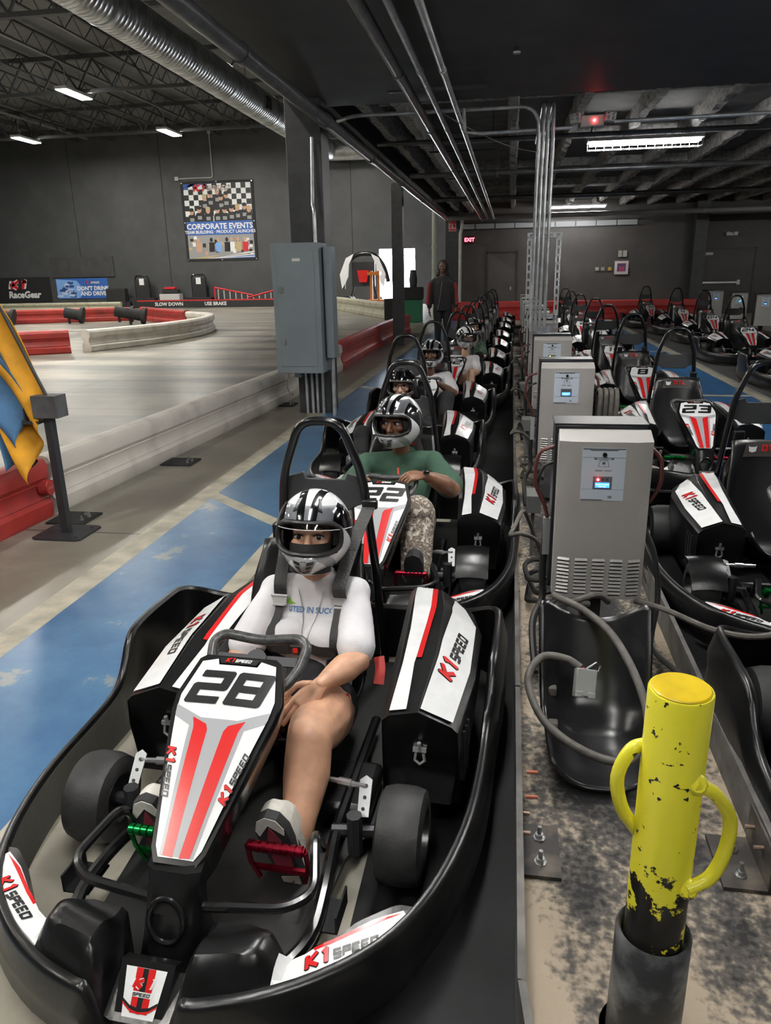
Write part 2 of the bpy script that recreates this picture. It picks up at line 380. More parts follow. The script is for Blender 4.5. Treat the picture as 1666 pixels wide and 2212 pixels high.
# ------------------------------------------------------------------ electrical panel
ep = tag(empty('electrical_panel', (-2.36, 8.47, .53)), 'tall grey electrical panel cabinet mounted on the black column beside the barrier', 'electrical panel')
EPM = M('panel_grey', (.20,.235,.26), .42, var=.06, vscale=3)
MB().box((-.27,-.12,0),(.27,.26,1.41)).obj('cabinet', EPM, ep, bevel=.006)
MB().box((-.21,-.128,.08),(.21,-.118,1.33)).obj('door', EPM, ep, bevel=.003)
for z in (.35,.92): MB().box((-.18,-.145,z-.03),(-.15,-.12,z+.03)).obj('latch', STEEL, ep)
MB().box((-.03,-.1295,1.22),(.06,-.127,1.25)).obj('label_plate', M('paper_white', (.7,.7,.68), .6), ep)
MB().box((.29,.0,.16),(.38,.22,1.37)).obj('side_trough', EPM, ep, bevel=.004)
MB().cyl((.2,.05,1.4),(.2,.05,1.62), .02).tube(fillet([(.2,.05,1.6),(.2,.05,1.75),(.16,.15,1.8),(.16,.25,2.5)], .05), .02, 8).obj('riser_conduit', GALV, ep)
MB().cyl((.33,.11,.16),(.33,.11,-.53), .024).obj('riser_conduit', GALV, ep)
MB().box((-.10,-.02,-.06),(-.02,.10,0)).obj('cable_fitting', EPM, ep)
# pipes beside the far column
MB().cyl((-2.72,28.2,0),(-2.72,28.2,3.9), .085, 16).cyl((-2.72,28.2,1.15),(-2.72,28.2,1.25), .10, 16)
dp = MB().cyl((0,0,0),(0,0,3.9), .085, 16).cyl((0,0,1.1),(0,0,1.22), .1, 16).cyl((0,0,2.4),(0,0,2.5), .1, 16).obj('drain_pipe', M('cream_pipe', (.42,.44,.38), .45, var=.1), loc=(-2.75,27.9,0))
tag(dp, 'cream painted vertical drain pipe beside the standing person', 'pipe')
dp = MB().tube(fillet([(.0,0,0),(0,0,2.9),(.06,0,3.1),(.06,0,3.45)],.08), .055, 12).obj('drain_pipe', M('white_pipe', (.5,.5,.48), .45, var=.1), loc=(-1.86,28.2,0))
tag(dp, 'thin white vertical pipe between the fire sign and the exit sign', 'pipe')

# ------------------------------------------------------------------ overhead pipes, conduits
def pipe(name, pts, r, m, label, cat='pipe', seg=12, group=None, rings=()):
    mb = MB().tube(pts, r, seg)
    o = mb.obj(name, m); tag(o, label, cat, group)
    for p, q in rings: MB().cyl(p, q, r*1.18, seg).obj('coupling', m, o)
    return o
PIPEG = M('grey_sprinkler_pipe', (.16,.165,.17), .32, .5, var=.2)
pipe('sprinkler_pipe', [(-2.0,-7,3.15),(-2.0,24.0,3.15)], .065, PIPEG, 'thick grey pipe running along the mezzanine edge above the column', rings=[((-2.0,y,3.15),(-2.0,y+.12,3.15)) for y in (5.9,8.5,11.2,14.2,17.5)])
for i, (x, r, s) in enumerate(((-1.06,.05,'thickest of the three parallel ceiling conduits'),(-.86,.03,'middle one of the three parallel ceiling conduits'),(-.66,.03,'thin ceiling conduit nearest the vertical conduits'))):
    pipe('ceiling_conduit', [(x,-7,3.30),(x,27.5,3.30)], r, GALV if i else PIPEG, s, 'conduit', rings=[((x,y,3.3),(x,y+.06,3.3)) for y in (7.4,10.2,14.0,19.0)])
for i, y in enumerate((8.4,12.5,16.0)):
    tag(MB().box((-1.3,y-.02,3.345),(-.3,y+.02,3.37)).cyl((-1.25,y,3.37),(-1.25,y,3.9),.006).cyl((-.35,y,3.37),(-.35,y,3.9),.006).obj('trapeze_hanger', DARK_METAL), ('flat steel hanger bar under the soffit holding three conduits','steel hanger bar holding three conduits just past the header','farthest hanger bar across the three ceiling conduits')[i], 'hanger')
for i, (y, z, r, lab) in enumerate(((13.0,3.58,.035,'thin pipe crossing the ceiling beneath the joists near the emergency light'),(17.0,3.55,.05,'grey pipe crossing the ceiling behind the fluorescent fixture'),(22.0,3.5,.06,'farther grey pipe crossing the ceiling parallel to the back wall'),(27.2,3.36,.08,'pale thick pipe crossing the ceiling just before the back wall'))):
    pipe('cross_pipe', [(-2.2,y,z),(13.5,y,z)], r, PIPEG if i < 3 else M('pale_pipe', (.3,.3,.3), .5), lab, rings=[((x,y,z),(x+.1,y,z)) for x in (-1,2.5,6)])
# vertical conduits rising from the chargers, strut frame
for i, (x, top) in enumerate(((.245,[(.245,9.5,3.36),(-1.9,9.5,3.36),(-2.1,9.6,3.33)]),(.295,[(.295,9.5,3.40),(.295,12.5,3.42)]),(.345,[(.345,9.5,3.40),(.345,12.5,3.42)]),(.405,[(.405,9.5,3.40),(.405,12.5,3.42)]))):
    pipe('riser_conduit', fillet([(x,9.5,.9)]+top, .22, 6), .021, GALV, ('leftmost vertical conduit bending over to run along the header','second vertical conduit from the left above the chargers','third vertical conduit from the left above the chargers','rightmost of four vertical conduits rising from the chargers')[i], 'conduit')
pipe('header_conduit', [(-.6,9.45,3.36),(-.58,9.45,3.12),(-.4,9.45,3.10),(.62,9.6,3.14)], .02, GALV, 'short horizontal conduit leading to the twin-head emergency light', 'conduit')
pipe('header_conduit', [(1.08,9.6,3.18),(9,9.6,3.24)], .02, GALV, 'horizontal conduit running from the emergency light to the wall', 'conduit')
tag(MB().tube(smooth_path([(-.9,9.3,3.35),(-.6,9.5,3.2),(-.1,9.7,3.0),(.35,9.9,2.92)],6), .005, 6).obj('hanging_wire', M('wire_grey', (.3,.3,.3), .5)), 'thin loose wire sagging from the ceiling conduits to the risers', 'wire')
sf = tag(empty('strut_frame', (.365,9.56,0)), 'galvanised slotted strut frame standing around the vertical conduits', 'strut frame')
def slotted(name, x):
    mb = MB()
    for d in (-.028,.014): mb.box((x+d,-.02,.93),(x+d+.014,.02,2.0))
    for k in range(12): mb.box((x-.028,-.018,.93+k*.092),(x+.028,.018,.96+k*.092))
    return mb.obj(name, GALV, sf)
slotted('upright', -.17); slotted('upright', .17)
mb = MB()
for d in (-.028,.014): mb.box((-.2,-.02,2.0+d),(.2,.02,2.014+d))
for k in range(6): mb.box((-.2+k*.075,-.018,1.972),(-.17+k*.075,.018,2.028))
mb.obj('cross_member', GALV, sf)
MB().box((-.2,-.02,1.05),(.2,.02,1.09)).obj('cross_member', GALV, sf)

# fuzzy fire-proofed joists under the mezzanine deck
FUZZ = M('fireproofing_spray', (.30,.295,.29), .95, var=.35, vscale=14, bump=1.0, bscale=28)
def fuzzy_joist(x, y0, y1, w_, h_, z):
    n = int((y1-y0)/.28); rings = []
    for k in range(n+1):
        y = y0+(y1-y0)*k/n; j = lambda: random.uniform(-.02,.02)
        rings.append([(x-w_/2+j(),y,z),(x-w_/2+j(),y,z-h_*.5+j()),(x-w_/3+j(),y,z-h_+j()),(x+w_/3+j(),y,z-h_+j()),(x+w_/2+j(),y,z-h_*.5+j()),(x+w_/2+j(),y,z)])
    return MB().loft(rings).obj('joist', FUZZ, deck, smooth=0)
for x in (-2.0,-1.55,-.05,.9,1.85,2.8,3.75,4.7,5.65,6.6,7.55,8.5,9.5,10.5): fuzzy_joist(x, 9.4, 29.4, .16 if x > -1 else .2, .22 if x > -1 else .3, 3.98)
for y in (11.4,14.9,18.6,22.6,26.0):
    MB().box((-2.2,y-.06,3.82),(13.8,y+.06,3.98)).obj('cross_beam', FUZZ, deck)

# ------------------------------------------------------------------ hall roof: girders, joists, duct
RSTEEL = M('roof_steel_dark', (.07,.074,.077), .5, .3)
gi = 0
for gy in (12.5,20.5,28.5,36.5):
    g = tag(empty('roof_girder', (0,gy,0)), ('nearest dark roof truss at the top left corner','second roof truss crossing above the nearest high bay lamp','third roof truss crossing behind the spiral duct','farthest roof truss beside the black track wall')[gi], 'roof truss', 'roof trusses over the track'); gi += 1
    MB().box((-33.9,-.08,9.2),(-2.6,.08,9.35)).obj('top_chord', RSTEEL, g); MB().box((-33.9,-.08,8.1),(-2.6,.08,8.22)).obj('bottom_chord', RSTEEL, g)
    me = None
    for k in range(22):
        x0 = -33.4+k*1.4; x1 = x0+.7
        for a, b in (((x0,0,9.2),(x1,0,8.2)),((x1,0,8.2),(x0+1.4,0,9.2))):
            v0, v1 = Vector(a), Vector(b)
            if me is None:
                ln = (v1-v0).length; me = MB().box((-.03,-.03,0),(.03,.03,ln)).mesh('web_strut', RSTEEL, 0)
            o = mobj('web_strut', me, g, a); o.rotation_euler = (v1-v0).to_track_quat('Z','Y').to_euler()
jx = [-32+2.05*k for k in range(15)]
jproto = None
for i, x in enumerate(jx):
    if jproto is None:
        j = empty('bar_joist', (x,0,0))
        MB().box((-.05,-7.5,9.3),(.05,42,9.36)).obj('top_chord', RSTEEL, j); MB().box((-.04,-7.5,8.78),(.04,42,8.83)).obj('bottom_chord', RSTEEL, j)
        MB().tube([(0,-7.4+.55*k,(9.3,8.8)[k%2]) for k in range(90)], .018, 5).obj('web_bar', RSTEEL, j)
        jproto = j
    else:
        j = copy_tree(jproto); j.location = (x,0,0)
    tag(j, 'thin open-web bar joist under the dark track roof deck', 'joist', 'bar joists over the track')
DUCT = M('spiral_duct_steel', (.50,.52,.54), .33, 1.0, var=.25, vscale=3)
dx, dz, dr = -8.0, 6.72, .44
du = tag(empty('spiral_duct', (dx,0,dz)), 'large round spiral steel air duct hanging over the track', 'duct')
prof = []; y = -7.0
mb = MB(); rings = []
yy = -7.0
while yy < 33.6:
    for d, rr in ((0,dr),(.015,dr*1.022),(.03,dr)):
        rings.append([(rr*math.cos(2*PI*k/24), yy+d, rr*math.sin(2*PI*k/24)) for k in range(24)])
    yy += .16
mb.loft(rings).obj('duct_run', DUCT, du)
MB().tube(fillet([(0,33.5,0),(0,34.4,0),(3.2,34.4,0)], .7, 8), dr, 24).obj('duct_elbow', DUCT, du)
for y in (9.0,15.5,22.0,26.0,30.0): MB().cyl((0,y,0),(0,y+.09,0), dr*1.04, 24).obj('duct_band', DUCT, du)
for y in (10.5,16.8): MB().box((-.5,y,-.16),(-.30,y+1.3,.02)).obj('duct_grille', M('grille_bright', (.75,.75,.72), .4, .6), du)
MB().box((.30,24.6,-.22),(.46,25.0,.12)).box((-.46,24.6,-.32),(-.3,25.0,-.02)).obj('tap_plate', BLACK_MAT, du)
for y in (8,16,24,32): MB().cyl((0,y,dr),(0,y,2.5), .012, 6).obj('hanger_rod', DARK_METAL, du)

# ------------------------------------------------------------------ lamps
BAYM = M('high_bay_glow', (1.0,.97,.88), emit=LAMP_BAY*.67)
bays = [(-15.9,28.2),(-15.9,36.2),(-23.2,36.2),(-23.2,28.2),(-15.9,20.2),(-8.8,9.2),(-15.9,12),(-23.2,20.2),(-8.8,4),(-15.9,4),(-8.8,16.8),(-23.2,12),(-8.8,36.5),(-6.0,-2)]
bp = None
for i, (x, y) in enumerate(bays):
    if bp is None:
        bp = empty('high_bay_lamp')
        MB().box((-.9,-.24,.02),(.9,.24,.12)).obj('housing', M('lamp_white', (.6,.6,.6), .4), bp)
        MB().box((-.85,-.21,.0),(.85,.21,.019)).obj('lamp_panel', BAYM, bp)
        MB().tube([(.1*math.cos(a*PI/6)-.5,0,.28+.12*math.sin(a*PI/6)) for a in range(12)], .012, 6, True).cyl((-.5,0,.4),(-.5,0,.9),.012).cyl((.5,0,.12),(.5,0,.9),.012).obj('hook', STEEL, bp)
        b = bp
    else: b = copy_tree(bp)
    b.location = (x,y,8.0); b.rotation_euler = (0,0,PI/2)
    seen = {0:'bright high bay lamp below the spiral duct, nearest in view', 1:'bright high bay lamp over the large event banner', 2:'bright high bay lamp at the far left edge of the hall'}
    tag(b, seen.get(i, 'high bay lamp further along the track hall, out of view'), 'lamp', 'high bay lamps over the track')
for i, (x, lab) in enumerate(((-15.9,'long conduit carrying the two high bay lamps below the duct'),(-23.2,'long conduit carrying the high bay lamp at the far left'))):
    tag(MB().box((x-.04,10,8.9),(x+.04,41.9,8.98)).obj('lamp_conduit', GALV), lab, 'conduit')
TUBEM = M('fluorescent_glow', (1.0,.985,.95), emit=LAMP_TUBE)
tubes = [(2.1,14.2,0),(2.1,27.5,0),(9.2,14.2,0),(10.2,22,0),(-1.0,-1.6,1),(1.6,-1.6,1),(-.2,3.4,1),(3.0,4.6,1),(5.6,6.0,1),(-.6,.9,1)]
def fluorescent(i, x, y, along):
    f = empty('fluorescent_fixture', (x,y,3.60 if y > 9 else 3.36), PI/2 if along else 0)
    MB().box((-.92,-.16,.03),(.92,.16,.08)).obj('housing', M('lamp_white', (.6,.6,.6), .4), f)
    for s in (-.09,.09): MB().cyl((-.88,s,0),(.88,s,0), .022, 8).obj('tube', TUBEM, f)
    if i == 0:
        for k in range(14): MB().tube(fillet([(-.9+k*.138,-.18,.06),(-.9+k*.138,-.18,-.09),(-.9+k*.138,.18,-.09),(-.9+k*.138,.18,.06)],.04,3), .004, 5).obj('guard_wire', STEEL, f)
        for s in (-.18,-.06,.06,.18): MB().cyl((-.92,s,-.09 if abs(s) < .1 else .0),(.92,s,-.09 if abs(s) < .1 else .0), .004, 5).obj('guard_wire', STEEL, f)
    for s in (-.8,.8): MB().cyl((s,0,.08),(s,0,.4 if y > 9 else .12), .008, 6).obj('hanger_rod', STEEL, f)
    seen = {0:'wire-guarded fluorescent fixture glowing under the fuzzy joists', 1:'small far fluorescent fixture glowing above the back wall'}
    return tag(f, seen.get(i, 'fluorescent fixture under the mezzanine, out of view'), 'lamp', 'fluorescent fixtures under the mezzanine')
for i, t in enumerate(tubes): fluorescent(i, *t)
# ------------------------------------------------------------------ signs, banners, boxes on the walls
def flat(fn_o, ax, up): 
    o, ax, up = Vector(fn_o), Vector(ax), Vector(up); n = ax.cross(up)
    return lambda u, v, l=0.0: o+ax*u+up*v+n*l
WHT = M('print_white', (.75,.76,.77), .5); PBLUE = M('print_blue', (.035,.12,.42), .5); PRED = M('print_red', (.6,.02,.03), .5)
PBLK = M('print_black', (.012,.012,.014), .5); PSKIN = M('print_skin', (.55,.32,.22), .6); PTAN = M('print_tan', (.5,.38,.2), .6); PGRY = M('print_grey', (.3,.3,.3), .6); PLB = M('print_light_blue', (.2,.38,.75), .6)
def rect(u0, v0, u1, v1): return [[(u0,v0),(u1,v0),(u1,v1),(u0,v1)]]
# corporate events banner 3.86 x 3.86
bn = tag(empty('event_banner', (-16.03,41.97,2.6)), 'large square banner reading CORPORATE EVENTS on the black track wall', 'banner')
MB().box((-2.08,-.01,-.12),(2.08,.02,4.0)).obj('backing', BLACK_MAT, bn)
fn = flat((0,-.012,0),(1,0,0),(0,0,1)); fn2 = lambda u, v, l=0.0: fn(u, v, l)
mb = MB(); put(mb, rect(-1.92,0,1.92,3.86), lambda a, b: fn(a,b,.002), 0)
chk = []
for i in range(14):
    for j in range(7):
        if (i+j) % 2 == 0: chk += rect(-1.92+i*.274, 1.94+j*.274, -1.92+(i+1)*.274, 1.94+(j+1)*.274)
put(mb, chk, lambda a, b: fn(a,b,.004), 1)
put(mb, [[(-1.92,3.7),(-.2,3.86),(-1.92,3.86)],[(-1.92,3.55),(-1.2,3.86),(-1.5,3.86),(-1.92,3.65)]], lambda a, b: fn(a,b,.008), 3)
disc = lambda u, v, ru, rv, n=10: [[(u+ru*math.cos(2*PI*k/n), v+rv*math.sin(2*PI*k/n)) for k in range(n)]]
random.seed(3)
crowd = [(-1.55,2.05,.3),(-1.1,2.15,.3),(-.75,2.75,.28),(-.4,2.9,.28),(0,3.05,.3),(-.6,2.1,.33),(-.05,2.1,.27),(.35,2.1,.3),(.5,2.85,.34),(.75,2.15,.3),(1.1,2.2,.28),(1.5,2.25,.3),(.2,2.75,.2),(1.75,2.1,.22)]
for k, (u, v, s) in enumerate(sorted(crowd, key=lambda c: -c[1])):
    l = .006+k*.0006
    put(mb, [[(u-s*.8,v-.42),(u+s*.8,v-.42),(u+s*.85,v+.1),(u+s*.5,v+.25),(u-s*.5,v+.25),(u-s*.85,v+.1)]], lambda a, b: fn(a,b,l), 2)
    put(mb, disc(u, v+.4, .13, .17), lambda a, b: fn(a,b,l+.0002), 5)
    put(mb, disc(u, v+.5, .14, .10), lambda a, b: fn(a,b,l+.0003), 2 if k % 3 else 6)
    put(mb, rect(u-.12,v-.1,u+.12,v+.08), lambda a, b: fn(a,b,l+.0003), 7)
put(mb, rect(-1.92,1.24,1.92,1.94), lambda a, b: fn(a,b,.016), 3)
put(mb, [[(p[0],p[1]+1.55) for p in pl] for pl in font_polys('CORPORATE EVENTS', .40, .012)], lambda a, b: fn(a,b,.018), 0)
put(mb, [[(p[0],p[1]+1.32) for p in pl] for pl in font_polys('TEAM BUILDING \u00b7 PRODUCT LAUNCHES', .225, .006)], lambda a, b: fn(a,b,.018), 0)
put(mb, rect(-1.92,0,1.92,1.24), lambda a, b: fn(a,b,.006), 7)
for k in range(34):
    u, v, c = random.uniform(-1.85,1.8), random.uniform(.05,1.05), random.choice((0,2,2,5,6,7,0))
    put(mb, rect(u-.09,v,u+.09,v+random.uniform(.1,.22)), lambda a, b: fn(a,b,.007+k*.0001), c)
for u, c in ((-.55,2),(-.15,8),(.35,2),(.62,0),(1.0,6),(1.4,4),(-1.3,5)):
    put(mb, [[(u-.16,.35),(u+.16,.35),(u+.18,.85),(u-.14,.85)]], lambda a, b: fn(a,b,.011), c); put(mb, disc(u, .98, .09, .12), lambda a, b: fn(a,b,.0112), 5 if c != 2 else 2)
put(mb, [[(-1.0,0),(1.92,0),(1.92,.2)],[(-.2,.05),(1.92,.3),(1.92,.36)]], lambda a, b: fn(a,b,.014), 0); put(mb, [[(-.4,0),(1.92,.1),(1.92,.16)],[(0,.0),(1.92,.0),(1.92,.05)]], lambda a, b: fn(a,b,.0145), 3)
put(mb, [[(-.9,0),(-.1,.16),(-.5,.16),(-1.7,.02)]], lambda a, b: fn(a,b,.0143), 6)
A, O, B = k1_logo(.34)
put(mb, rot2(A, .0, -.3, 3.62), lambda a, b: fn(a,b,.020), 4); put(mb, rot2(B, .0, -.3, 3.62), lambda a, b: fn(a,b,.02), 9)
mb.obj('print', [WHT, PBLK, PBLK, PBLUE, PRED, PSKIN, PTAN, PGRY, PLB, M('print_pinkish', (.62,.5,.5), .5)], bn, smooth=0, fix=False)
for u, v in ((-2,3.92),(0,3.95),(2,3.92),(-2,-.06),(0,-.08),(2,-.06),(2,1.9),(-2,1.9)): MB().cbox((u,-.02,v),(.06,.03,.06)).obj('grommet', STEEL, bn)
tag(MB().tube(fillet([(-16.2,41.93,8.9),(-16.2,41.93,6.75),(-18.2,41.93,6.75)],.12,5), .03, 8).cbox((-18.25,41.9,6.75),(.2,.1,.2)).cbox((-16.2,41.9,8.95),(.14,.1,.14)).obj('wall_conduit', M('pale_conduit', (.4,.42,.42), .5)), 'thin pale conduit bending above the event banner', 'conduit')
# race gear banner
rb = tag(empty('race_gear_banner', (-28.5,41.97,.45)), 'black banner with a red logo reading RaceGear at the far left', 'banner')
MB().box((-1.75,-.01,-.05),(1.75,.02,1.35)).obj('backing', M('banner_black', (.02,.02,.022), .5), rb)
mb = MB(); fn = flat((0,-.013,0),(1,0,0),(0,0,1))
put(mb, [[(p[0]*1.0-.3,p[1]+.62) for p in pl] for pl in word_polys('K1', .62, .26, .3, .62, .1)], lambda a, b: fn(a,b,.001), 0)
put(mb, [[(p[0]*1.0-.3,p[1]+.65) for p in pl] for pl in word_polys('K1', .56, .17, .3, .62, .1)], lambda a, b: fn(a,b,.003), 1)
put(mb, [[(p[0]-.0,p[1]+.2) for p in pl] for pl in font_polys('RaceGear', .52, .022, .15)], lambda a, b: fn(a,b,.003), 0)
mb.obj('print', [WHT, PRED], rb, smooth=0, fix=False)
# don't drink and drive
db = tag(empty('warning_banner', (-24.74,41.97,.56)), "blue banner reading DON'T DRINK AND DRIVE on the track wall", 'banner')
MB().box((-1.63,-.01,0),(1.63,.02,1.12)).obj('backing', PBLUE, db)
mb = MB()
put(mb, [[(-1.6,.03),(-.2,.03),(.1,.5),(-.3,1.0),(-1.6,1.09)]], lambda a, b: fn(a,b,.001), 0)
for k in range(16):
    u, v = random.uniform(-1.5,-.4), random.uniform(.1,.9); put(mb, [[(u-.2,v-.04),(u+.18,v-.08),(u+.25,v+.05),(u-.1,v+.08)]], lambda a, b: fn(a,b,.002+k*.0001), 1 if k % 3 else 3)
put(mb, disc(-.95,.72,.17,.16), lambda a, b: fn(a,b,.005), 3); put(mb, rect(-1.05,.62,-.82,.74), lambda a, b: fn(a,b,.006), 1)
put(mb, [[(p[0]+.68,p[1]+.46) for p in pl] for pl in font_polys("DON'T DRINK", .31, .012)], lambda a, b: fn(a,b,.006), 2)
put(mb, [[(p[0]+.68,p[1]+.17) for p in pl] for pl in font_polys("AND DRIVE", .31, .012)], lambda a, b: fn(a,b,.006), 2)
A, O, B = k1_logo(.14); put(mb, rot2(A,0,.7,.88), lambda a, b: fn(a,b,.006), 4); put(mb, rot2(B,0,.7,.88), lambda a, b: fn(a,b,.006), 2)
mb.obj('print', [PLB, M('print_navy', (.03,.07,.22), .5), WHT, M('print_pale', (.45,.55,.75), .5), PRED], db, smooth=0, fix=False)
tag(MB().box((-26.5,41.6,.9),(-22.6,41.9,2.85)).obj('dark_backboard', DWALL2), 'flat black backboard standing behind the blue warning banner', 'board') if False else tag(MB().box((-26.5,41.92,1.75),(-22.6,41.98,2.85)).obj('backboard', CEILP), 'flat black board fixed to the wall above the blue warning banner', 'board')
# slow down / use brake board
sb = tag(empty('track_board', (-17,41.0,0)), 'long black track board reading SLOW DOWN and USE BRAKE', 'sign board')
MB().box((-3.9,-.05,0),(5.0,.05,.36)).obj('board', M('board_black', (.02,.02,.02), .5), sb)
MB().box((-3.9,-.06,.36),(5.0,.06,.43)).obj('top_rail', M('rail_red', (.45,.03,.03), .5), sb)
mb = MB(); fn = flat((0,-.053,0),(1,0,0),(0,0,1))
put(mb, [[(p[0]-2.0,p[1]+.12) for p in pl] for pl in font_polys('SLOW DOWN', .26, .008)], lambda a, b: fn(a,b,.001), 0)
put(mb, [[(p[0]+.75,p[1]+.12) for p in pl] for pl in font_polys('USE BRAKE', .26, .008)], lambda a, b: fn(a,b,.001), 0)
mb.obj('lettering', [WHT], sb, smooth=0, fix=False)
# pit stands against the track wall
for i, x in enumerate((-20.75,-17.35)):
    st = tag(empty('kart_lift_stand', (x,41.5,0)), ('black upright kart stand beside the low white box','black upright kart stand below the event banner')[i], 'stand', 'kart stands by the track wall')
    MB().box((-.75,-.25,0),(.75,.25,.55)).obj('base', BLACK_MAT, st, bevel=.03)
    MB().box((-.42,-.05,.5),(.42,.12,1.55)).obj('back_plate', BLACK_MAT, st, bevel=.03)
    MB().tube(fillet([(-.4,0,.5),(-.4,0,1.75),(.4,0,1.75),(.4,0,.5)],.2,5), .05, 8).obj('hoop', BLACK_GL, st)
    MB().box((-.14,-.07,1.25),(.14,-.045,1.6)).obj('paper_tag', WHT, st)
    for s in (-1,1): MB().cyl((s*.82,-.25,.2),(s*.82,.25,.2),.2,14).obj('wheel', RUBBER, st)
wb = tag(empty('storage_box', (-19.05,41.45,0)), 'low white box with black lid and red gear on the track edge', 'box')
MB().box((-.6,-.25,0),(.6,.25,.75)).obj('body', M('box_white', (.5,.51,.5), .5), wb, bevel=.02); MB().box((-.45,-.2,.75),(.5,.2,1.0)).obj('gear', BLACK_MAT, wb, bevel=.05); MB().box((-.3,-.22,1.0),(.35,.1,1.12)).obj('red_cover', PRED, wb, bevel=.03)
tag(MB().box((-22.9,41.2,0),(-21.75,41.7,1.1)).obj('equipment_case', BLACK_MAT, bevel=.06), 'dark equipment case standing left of the kart stands', 'case')
rp = tag(empty('ramp_rail', (-14.85,41.5,.3)), 'red and white angled ramp rail standing behind the track board', 'rail')
for (a, b) in (((-1.6,0,.75),(.6,0,.32)),((.3,0,.18),(1.9,0,.55)),((-1.6,0,.70),(-1.6,0,-.3)),((1.9,0,.5),(1.9,0,-.3))): MB().cyl(a, b, .045, 8).obj('rail', PRED, rp)
for k in range(10): MB().cyl((-1.4+k*.34,0,.66-k*.055 if k < 6 else .2+(k-6)*.08),(-1.4+k*.34,0,-.3), .03, 6).obj('post', M('post_white', (.6,.58,.58), .5), rp)
# back wall fittings
ex = tag(empty('exit_sign', (-1.6,29.45,2.62)), 'small red lit EXIT sign on the dark back wall', 'exit sign')
MB().box((-.17,-.04,0),(.17,.04,.26)).obj('body', M('sign_dark', (.12,.01,.01), .5), ex)
mb = MB(); fn = flat((0,-.042,0),(1,0,0),(0,0,1)); put(mb, [[(p[0],p[1]+.06) for p in pl] for pl in font_polys('EXIT', .18, .004)], lambda a, b: fn(a,b,.001), 0)
mb.obj('lettering', [M('exit_glow', (1,.05,.08), emit=5)], ex, smooth=0, fix=False)
fs = tag(empty('fire_sign', (-2.15,28.35,3.0)), 'small red and white fire equipment sign on the far pillar', 'sign')
MB().box((-.13,-.02,0),(.13,0,.34)).obj('plate', M('sign_white', (.6,.55,.55), .5), fs)
mb = MB(); fn = flat((0,-.021,0),(1,0,0),(0,0,1)); put(mb, rect(-.12,.25,.12,.33)+rect(-.12,.01,.12,.08)+rect(-.1,.1,-.02,.23)+[[(.02,.1),(.1,.1),(.1,.2),(.06,.24),(.02,.2)]], lambda a, b: fn(a,b,.001), 0); mb.obj('print', [PRED], fs, smooth=0, fix=False)
nf = tag(empty('notice_frame', (3.9,29.45,1.42)), 'white framed notice with a dark red print on the back wall', 'notice')
MB().box((-.24,-.03,0),(.24,0,.46)).obj('frame', M('sign_white', (.6,.55,.55), .5), nf); MB().box((-.15,-.036,.1),(.15,-.03,.38)).obj('print', M('notice_dark', (.12,.06,.14), .5), nf); MB().box((-.08,-.04,.1),(.1,-.036,.26)).obj('print_patch', M('notice_red', (.4,.05,.12), .5), nf)
tag(MB().box((3.76,29.42,2.02),(3.89,29.49,2.24)).box((3.92,29.42,2.02),(4.06,29.49,2.24)).obj('speaker_plate', M('plate_beige', (.4,.38,.34), .5)), 'beige two-part wall plate above the framed notice', 'wall plate')
for i, (x, c) in enumerate(((3.05,(.5,.48,.42)),(3.25,(.3,.3,.3)),(3.5,(.5,.35,.08)))): tag(MB().cbox((x,29.46,1.62),(.12,.05,.12)).cbox((x,29.43,1.62),(.05,.03,.05)).obj('wall_switch', M('switch_%d' % i, c, .5)), ('pale switch plate, left of three on the back wall','small grey switch plate, middle of three on the back wall','yellow switch plate, right of three on the back wall')[i], 'switch')
tag(MB().cbox((7.55,29.45,2.7),(.4,.1,.1)).cbox((7.42,29.36,2.72),(.12,.06,.1)).cbox((7.68,29.36,2.72),(.12,.06,.1)).obj('emergency_light', M('fixture_pale', (.6,.6,.58), .4)), 'small pale emergency light above the door with the push bar', 'emergency light')
tag(MB().cbox((6.85,29.43,2.06),(.3,.08,.09)).obj('door_closer', M('fixture_pale', (.6,.6,.58), .4)), 'pale closer box at the top of the push bar door', 'door closer')
# twin head emergency light
el = tag(empty('emergency_light', (.85,9.75,3.22)), 'twin-head emergency light with a red indicator hanging from the header conduit', 'emergency light')
MB().box((-.13,-.05,-.06),(.13,.05,.06)).obj('body', M('fixture_white', (.55,.55,.54), .35), el, bevel=.01)
for s in (-1,1):
    h = MB().box((-.06,-.05,-.05),(.06,.05,.05)).obj('lamp_head', M('fixture_white', (.55,.55,.54), .35), el, bevel=.01); h.location = (s*.19,-.03,.03); h.rotation_euler = (0,s*.12,s*.2)
    for k in range(4): o = MB().sphere((0,0,0),.018,8,6).obj('lens', CHROME, h); o.location = ((-.03,.03)[k%2],-.05,(-.02,.02)[k//2])
MB().sphere((.02,-.055,.0),.014,8,6).obj('indicator', M('indicator_glow', (1,.05,.05), emit=25), el)
MB().cyl((0,0,-.06),(0,0,-.12),.01).obj('test_knob', BLACK_MAT, el)
tag(MB().lathe([(.03,0),(.035,.015),(.02,.03),(.012,.05)],12).obj('sprinkler', STEEL, loc=(-.02,7.35,3.37)), 'small sprinkler head under the black near soffit', 'sprinkler')
